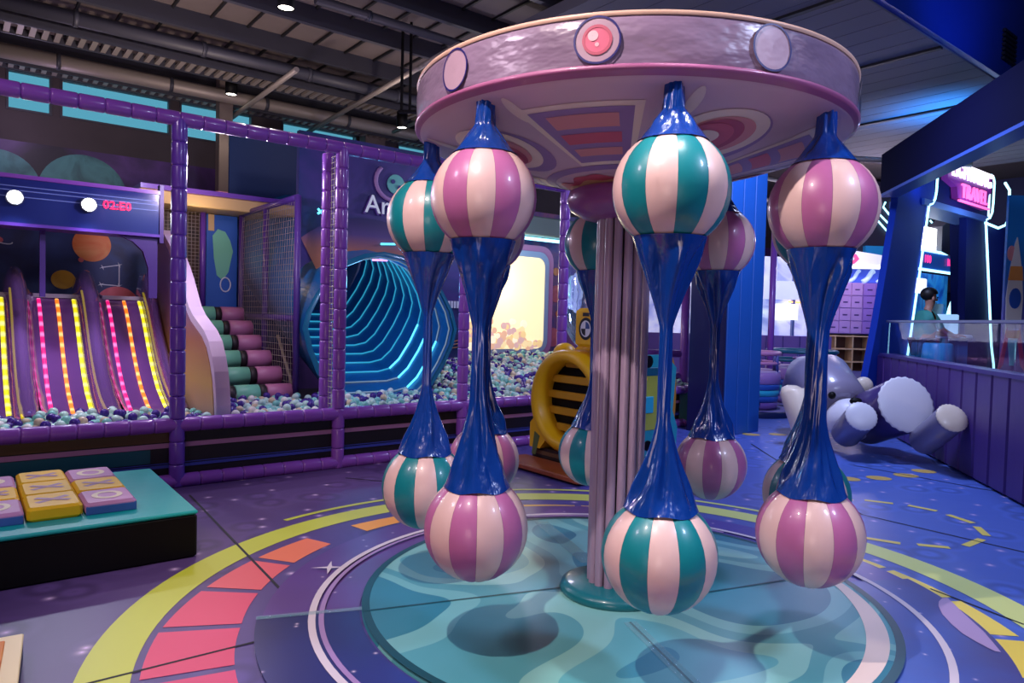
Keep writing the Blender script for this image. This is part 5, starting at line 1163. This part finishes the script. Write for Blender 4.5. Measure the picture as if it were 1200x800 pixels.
# ------------------------------------------------------------------ person behind the glass
def person():
    # standing on the raised floor, side on, facing right, hands on the console
    c = seen(1083, 408, 10.0); x0, y0 = c.x, c.y; Z0 = .5; R_ = FX; F_ = FY      # R_: towards the console
    th = thing('person', 'person in a teal shirt standing sideways behind the glass with hands on a console', 'person', (x0, y0, Z0))
    def P(f, s, z): return Vector((x0, y0, Z0))+R_*f+F_*s+Vector((0, 0, z))
    V = [('pel', P(0, 0, .80), .125), ('bel', P(-.01, 0, .93), .125), ('che', P(-.005, 0, 1.10), .135), ('nkb', P(.02, 0, 1.24), .075), ('nek', P(.045, 0, 1.30), .048), ('hd0', P(.06, 0, 1.38), .072), ('hd1', P(.055, 0, 1.46), .088), ('hd2', P(.045, 0, 1.51), .07),
         ('shl', P(.0, .15, 1.20), .062), ('ell', P(.10, .20, .98), .045), ('wrl', P(.33, .14, .92), .032), ('hal', P(.40, .12, .925), .034),
         ('shr', P(.0, -.15, 1.20), .062), ('elr', P(.12, -.20, .98), .045), ('wrr', P(.34, -.12, .90), .032), ('har', P(.41, -.10, .905), .034),
         ('hpl', P(0, .085, .76), .085), ('knl', P(.03, .09, .42), .06), ('anl', P(-.02, .09, .08), .042), ('tol', P(.12, .10, .04), .036),
         ('hpr', P(0, -.085, .76), .085), ('knr', P(.02, -.09, .42), .06), ('anr', P(-.03, -.09, .08), .042), ('tor', P(.11, -.10, .04), .036)]
    E_ = ['pel bel', 'bel che', 'che nkb', 'nkb nek', 'nek hd0', 'hd0 hd1', 'hd1 hd2', 'che shl', 'shl ell', 'ell wrl', 'wrl hal', 'che shr', 'shr elr', 'elr wrr', 'wrr har', 'pel hpl', 'hpl knl', 'knl anl', 'anl tol', 'pel hpr', 'hpr knr', 'knr anr', 'anr tor']
    # fingers rooted in the palms
    def hand(root, side):
        hx = [v for n_, v, r in V if n_ == root][0]
        for i in range(4):
            f1 = hx+R_*.055+F_*(.02-.0135*i)+Vector((0, 0, .006)); f2 = f1+R_*(.030+.004*(1 if i in (1, 2) else -1))+Vector((0, 0, -.008)); f3 = f2+R_*.018+Vector((0, 0, -.016))
            ns = ['%sf%d%d' % (root, i, j) for j in range(3)]
            for n_, p_ in zip(ns, (f1, f2, f3)): V.append((n_, p_, .0085))
            E_.extend(['%s %s' % (root, ns[0]), '%s %s' % (ns[0], ns[1]), '%s %s' % (ns[1], ns[2])])
        t1 = hx+R_*.02+F_*(.035*side); t2 = t1+R_*.03+F_*(.012*side)
        V.append((root+'t1', t1, .010)); V.append((root+'t2', t2, .009)); E_.extend(['%s %st1' % (root, root), '%st1 %st2' % (root, root)])
    hand('hal', -1); hand('har', 1)
    idx = {n_: i for i, (n_, p_, r) in enumerate(V)}
    def skin(name, keep, m, grow=1.0, sub=2):
        ks = [n_ for n_, _, _ in V if n_ in keep]; ii = {n_: i for i, n_ in enumerate(ks)}
        me = bpy.data.meshes.new(name); w = world_of(th)
        me.from_pydata([V[idx[n_]][1]-w for n_ in ks], [(ii[a], ii[b]) for a, b in (e.split() for e in E_) if a in ii and b in ii], [])
        o = bpy.data.objects.new(name, me); COL.objects.link(o)
        sk = o.modifiers.new('skin', 'SKIN'); 
        for i, n_ in enumerate(ks):
            r = V[idx[n_]][2]*grow; me.skin_vertices[0].data[i].radius = (r, r)
        me.skin_vertices[0].data[0].use_root = True
        sb = o.modifiers.new('sub', 'SUBSURF'); sb.levels = sub; sb.render_levels = sub
        dg = bpy.context.evaluated_depsgraph_get(); dg.update(); m2 = bpy.data.meshes.new_from_object(o.evaluated_get(dg)); bpy.data.objects.remove(o)
        m2.materials.clear(); m2.materials.append(m)
        for pl_ in m2.polygons: pl_.use_smooth = True
        o = bpy.data.objects.new(name, m2); COL.objects.link(o); o.parent = th; return o
    SK = mat('skin', '#b98a76', .5)
    skin('body', set(idx), SK, 1.0)
    skin('shirt', {'pel', 'bel', 'che', 'nkb', 'shl', 'ell', 'shr', 'elr'}, mat('teal_shirt', '#3f9c92', .7), 1.13)
    skin('shorts', {'pel', 'hpl', 'knl', 'hpr', 'knr'}, mat('dark_shorts', '#1a1a30', .7), 1.14)
    hm = mat('black_hair', '#0e0c10', .5); hc = P(.035, 0, 1.485)
    mb = MB()
    mb.ball(hc, .112, 22, 14, sq=(1, .92, .88)); cut = [f for f in mb.f]
    keepf = []
    for f in mb.f:
        cen = sum((mb.v[i] for i in f), Vector())/len(f); rel = cen-hc
        if rel.z > .0 or (rel.dot(R_) < .0 and rel.z > -.085): keepf.append(f)
    mb.f = keepf; mb.mi = [0]*len(keepf); mb.sm = [True]*len(keepf); mb.build('hair', hm, th)
    MB().ball(P(.145, 0, 1.405), .018, 10, 8).build('nose', SK, th)
    for s in (-.036, .036): MB().ball(P(.135, s, 1.435), .012, 10, 8).build('eye', BLACK, th)
    MB().tube([P(.135, -.025, 1.365), P(.142, 0, 1.362), P(.135, .025, 1.365)], .006, 6).build('mouth', mat('lip', '#8a4a4a', .5), th)
    for s in (-.088, .088): MB().ball(P(.045, s, 1.42), .024, 10, 8, sq=(.8, .6, 1.3)).build('ear', SK, th)
    for s in (-.09, .1): MB().tube([P(-.05, s, .035), P(.02, s, .045), P(.14, s, .03)], [.045, .05, .04], 10).build('shoe', WHITE, th)
person()
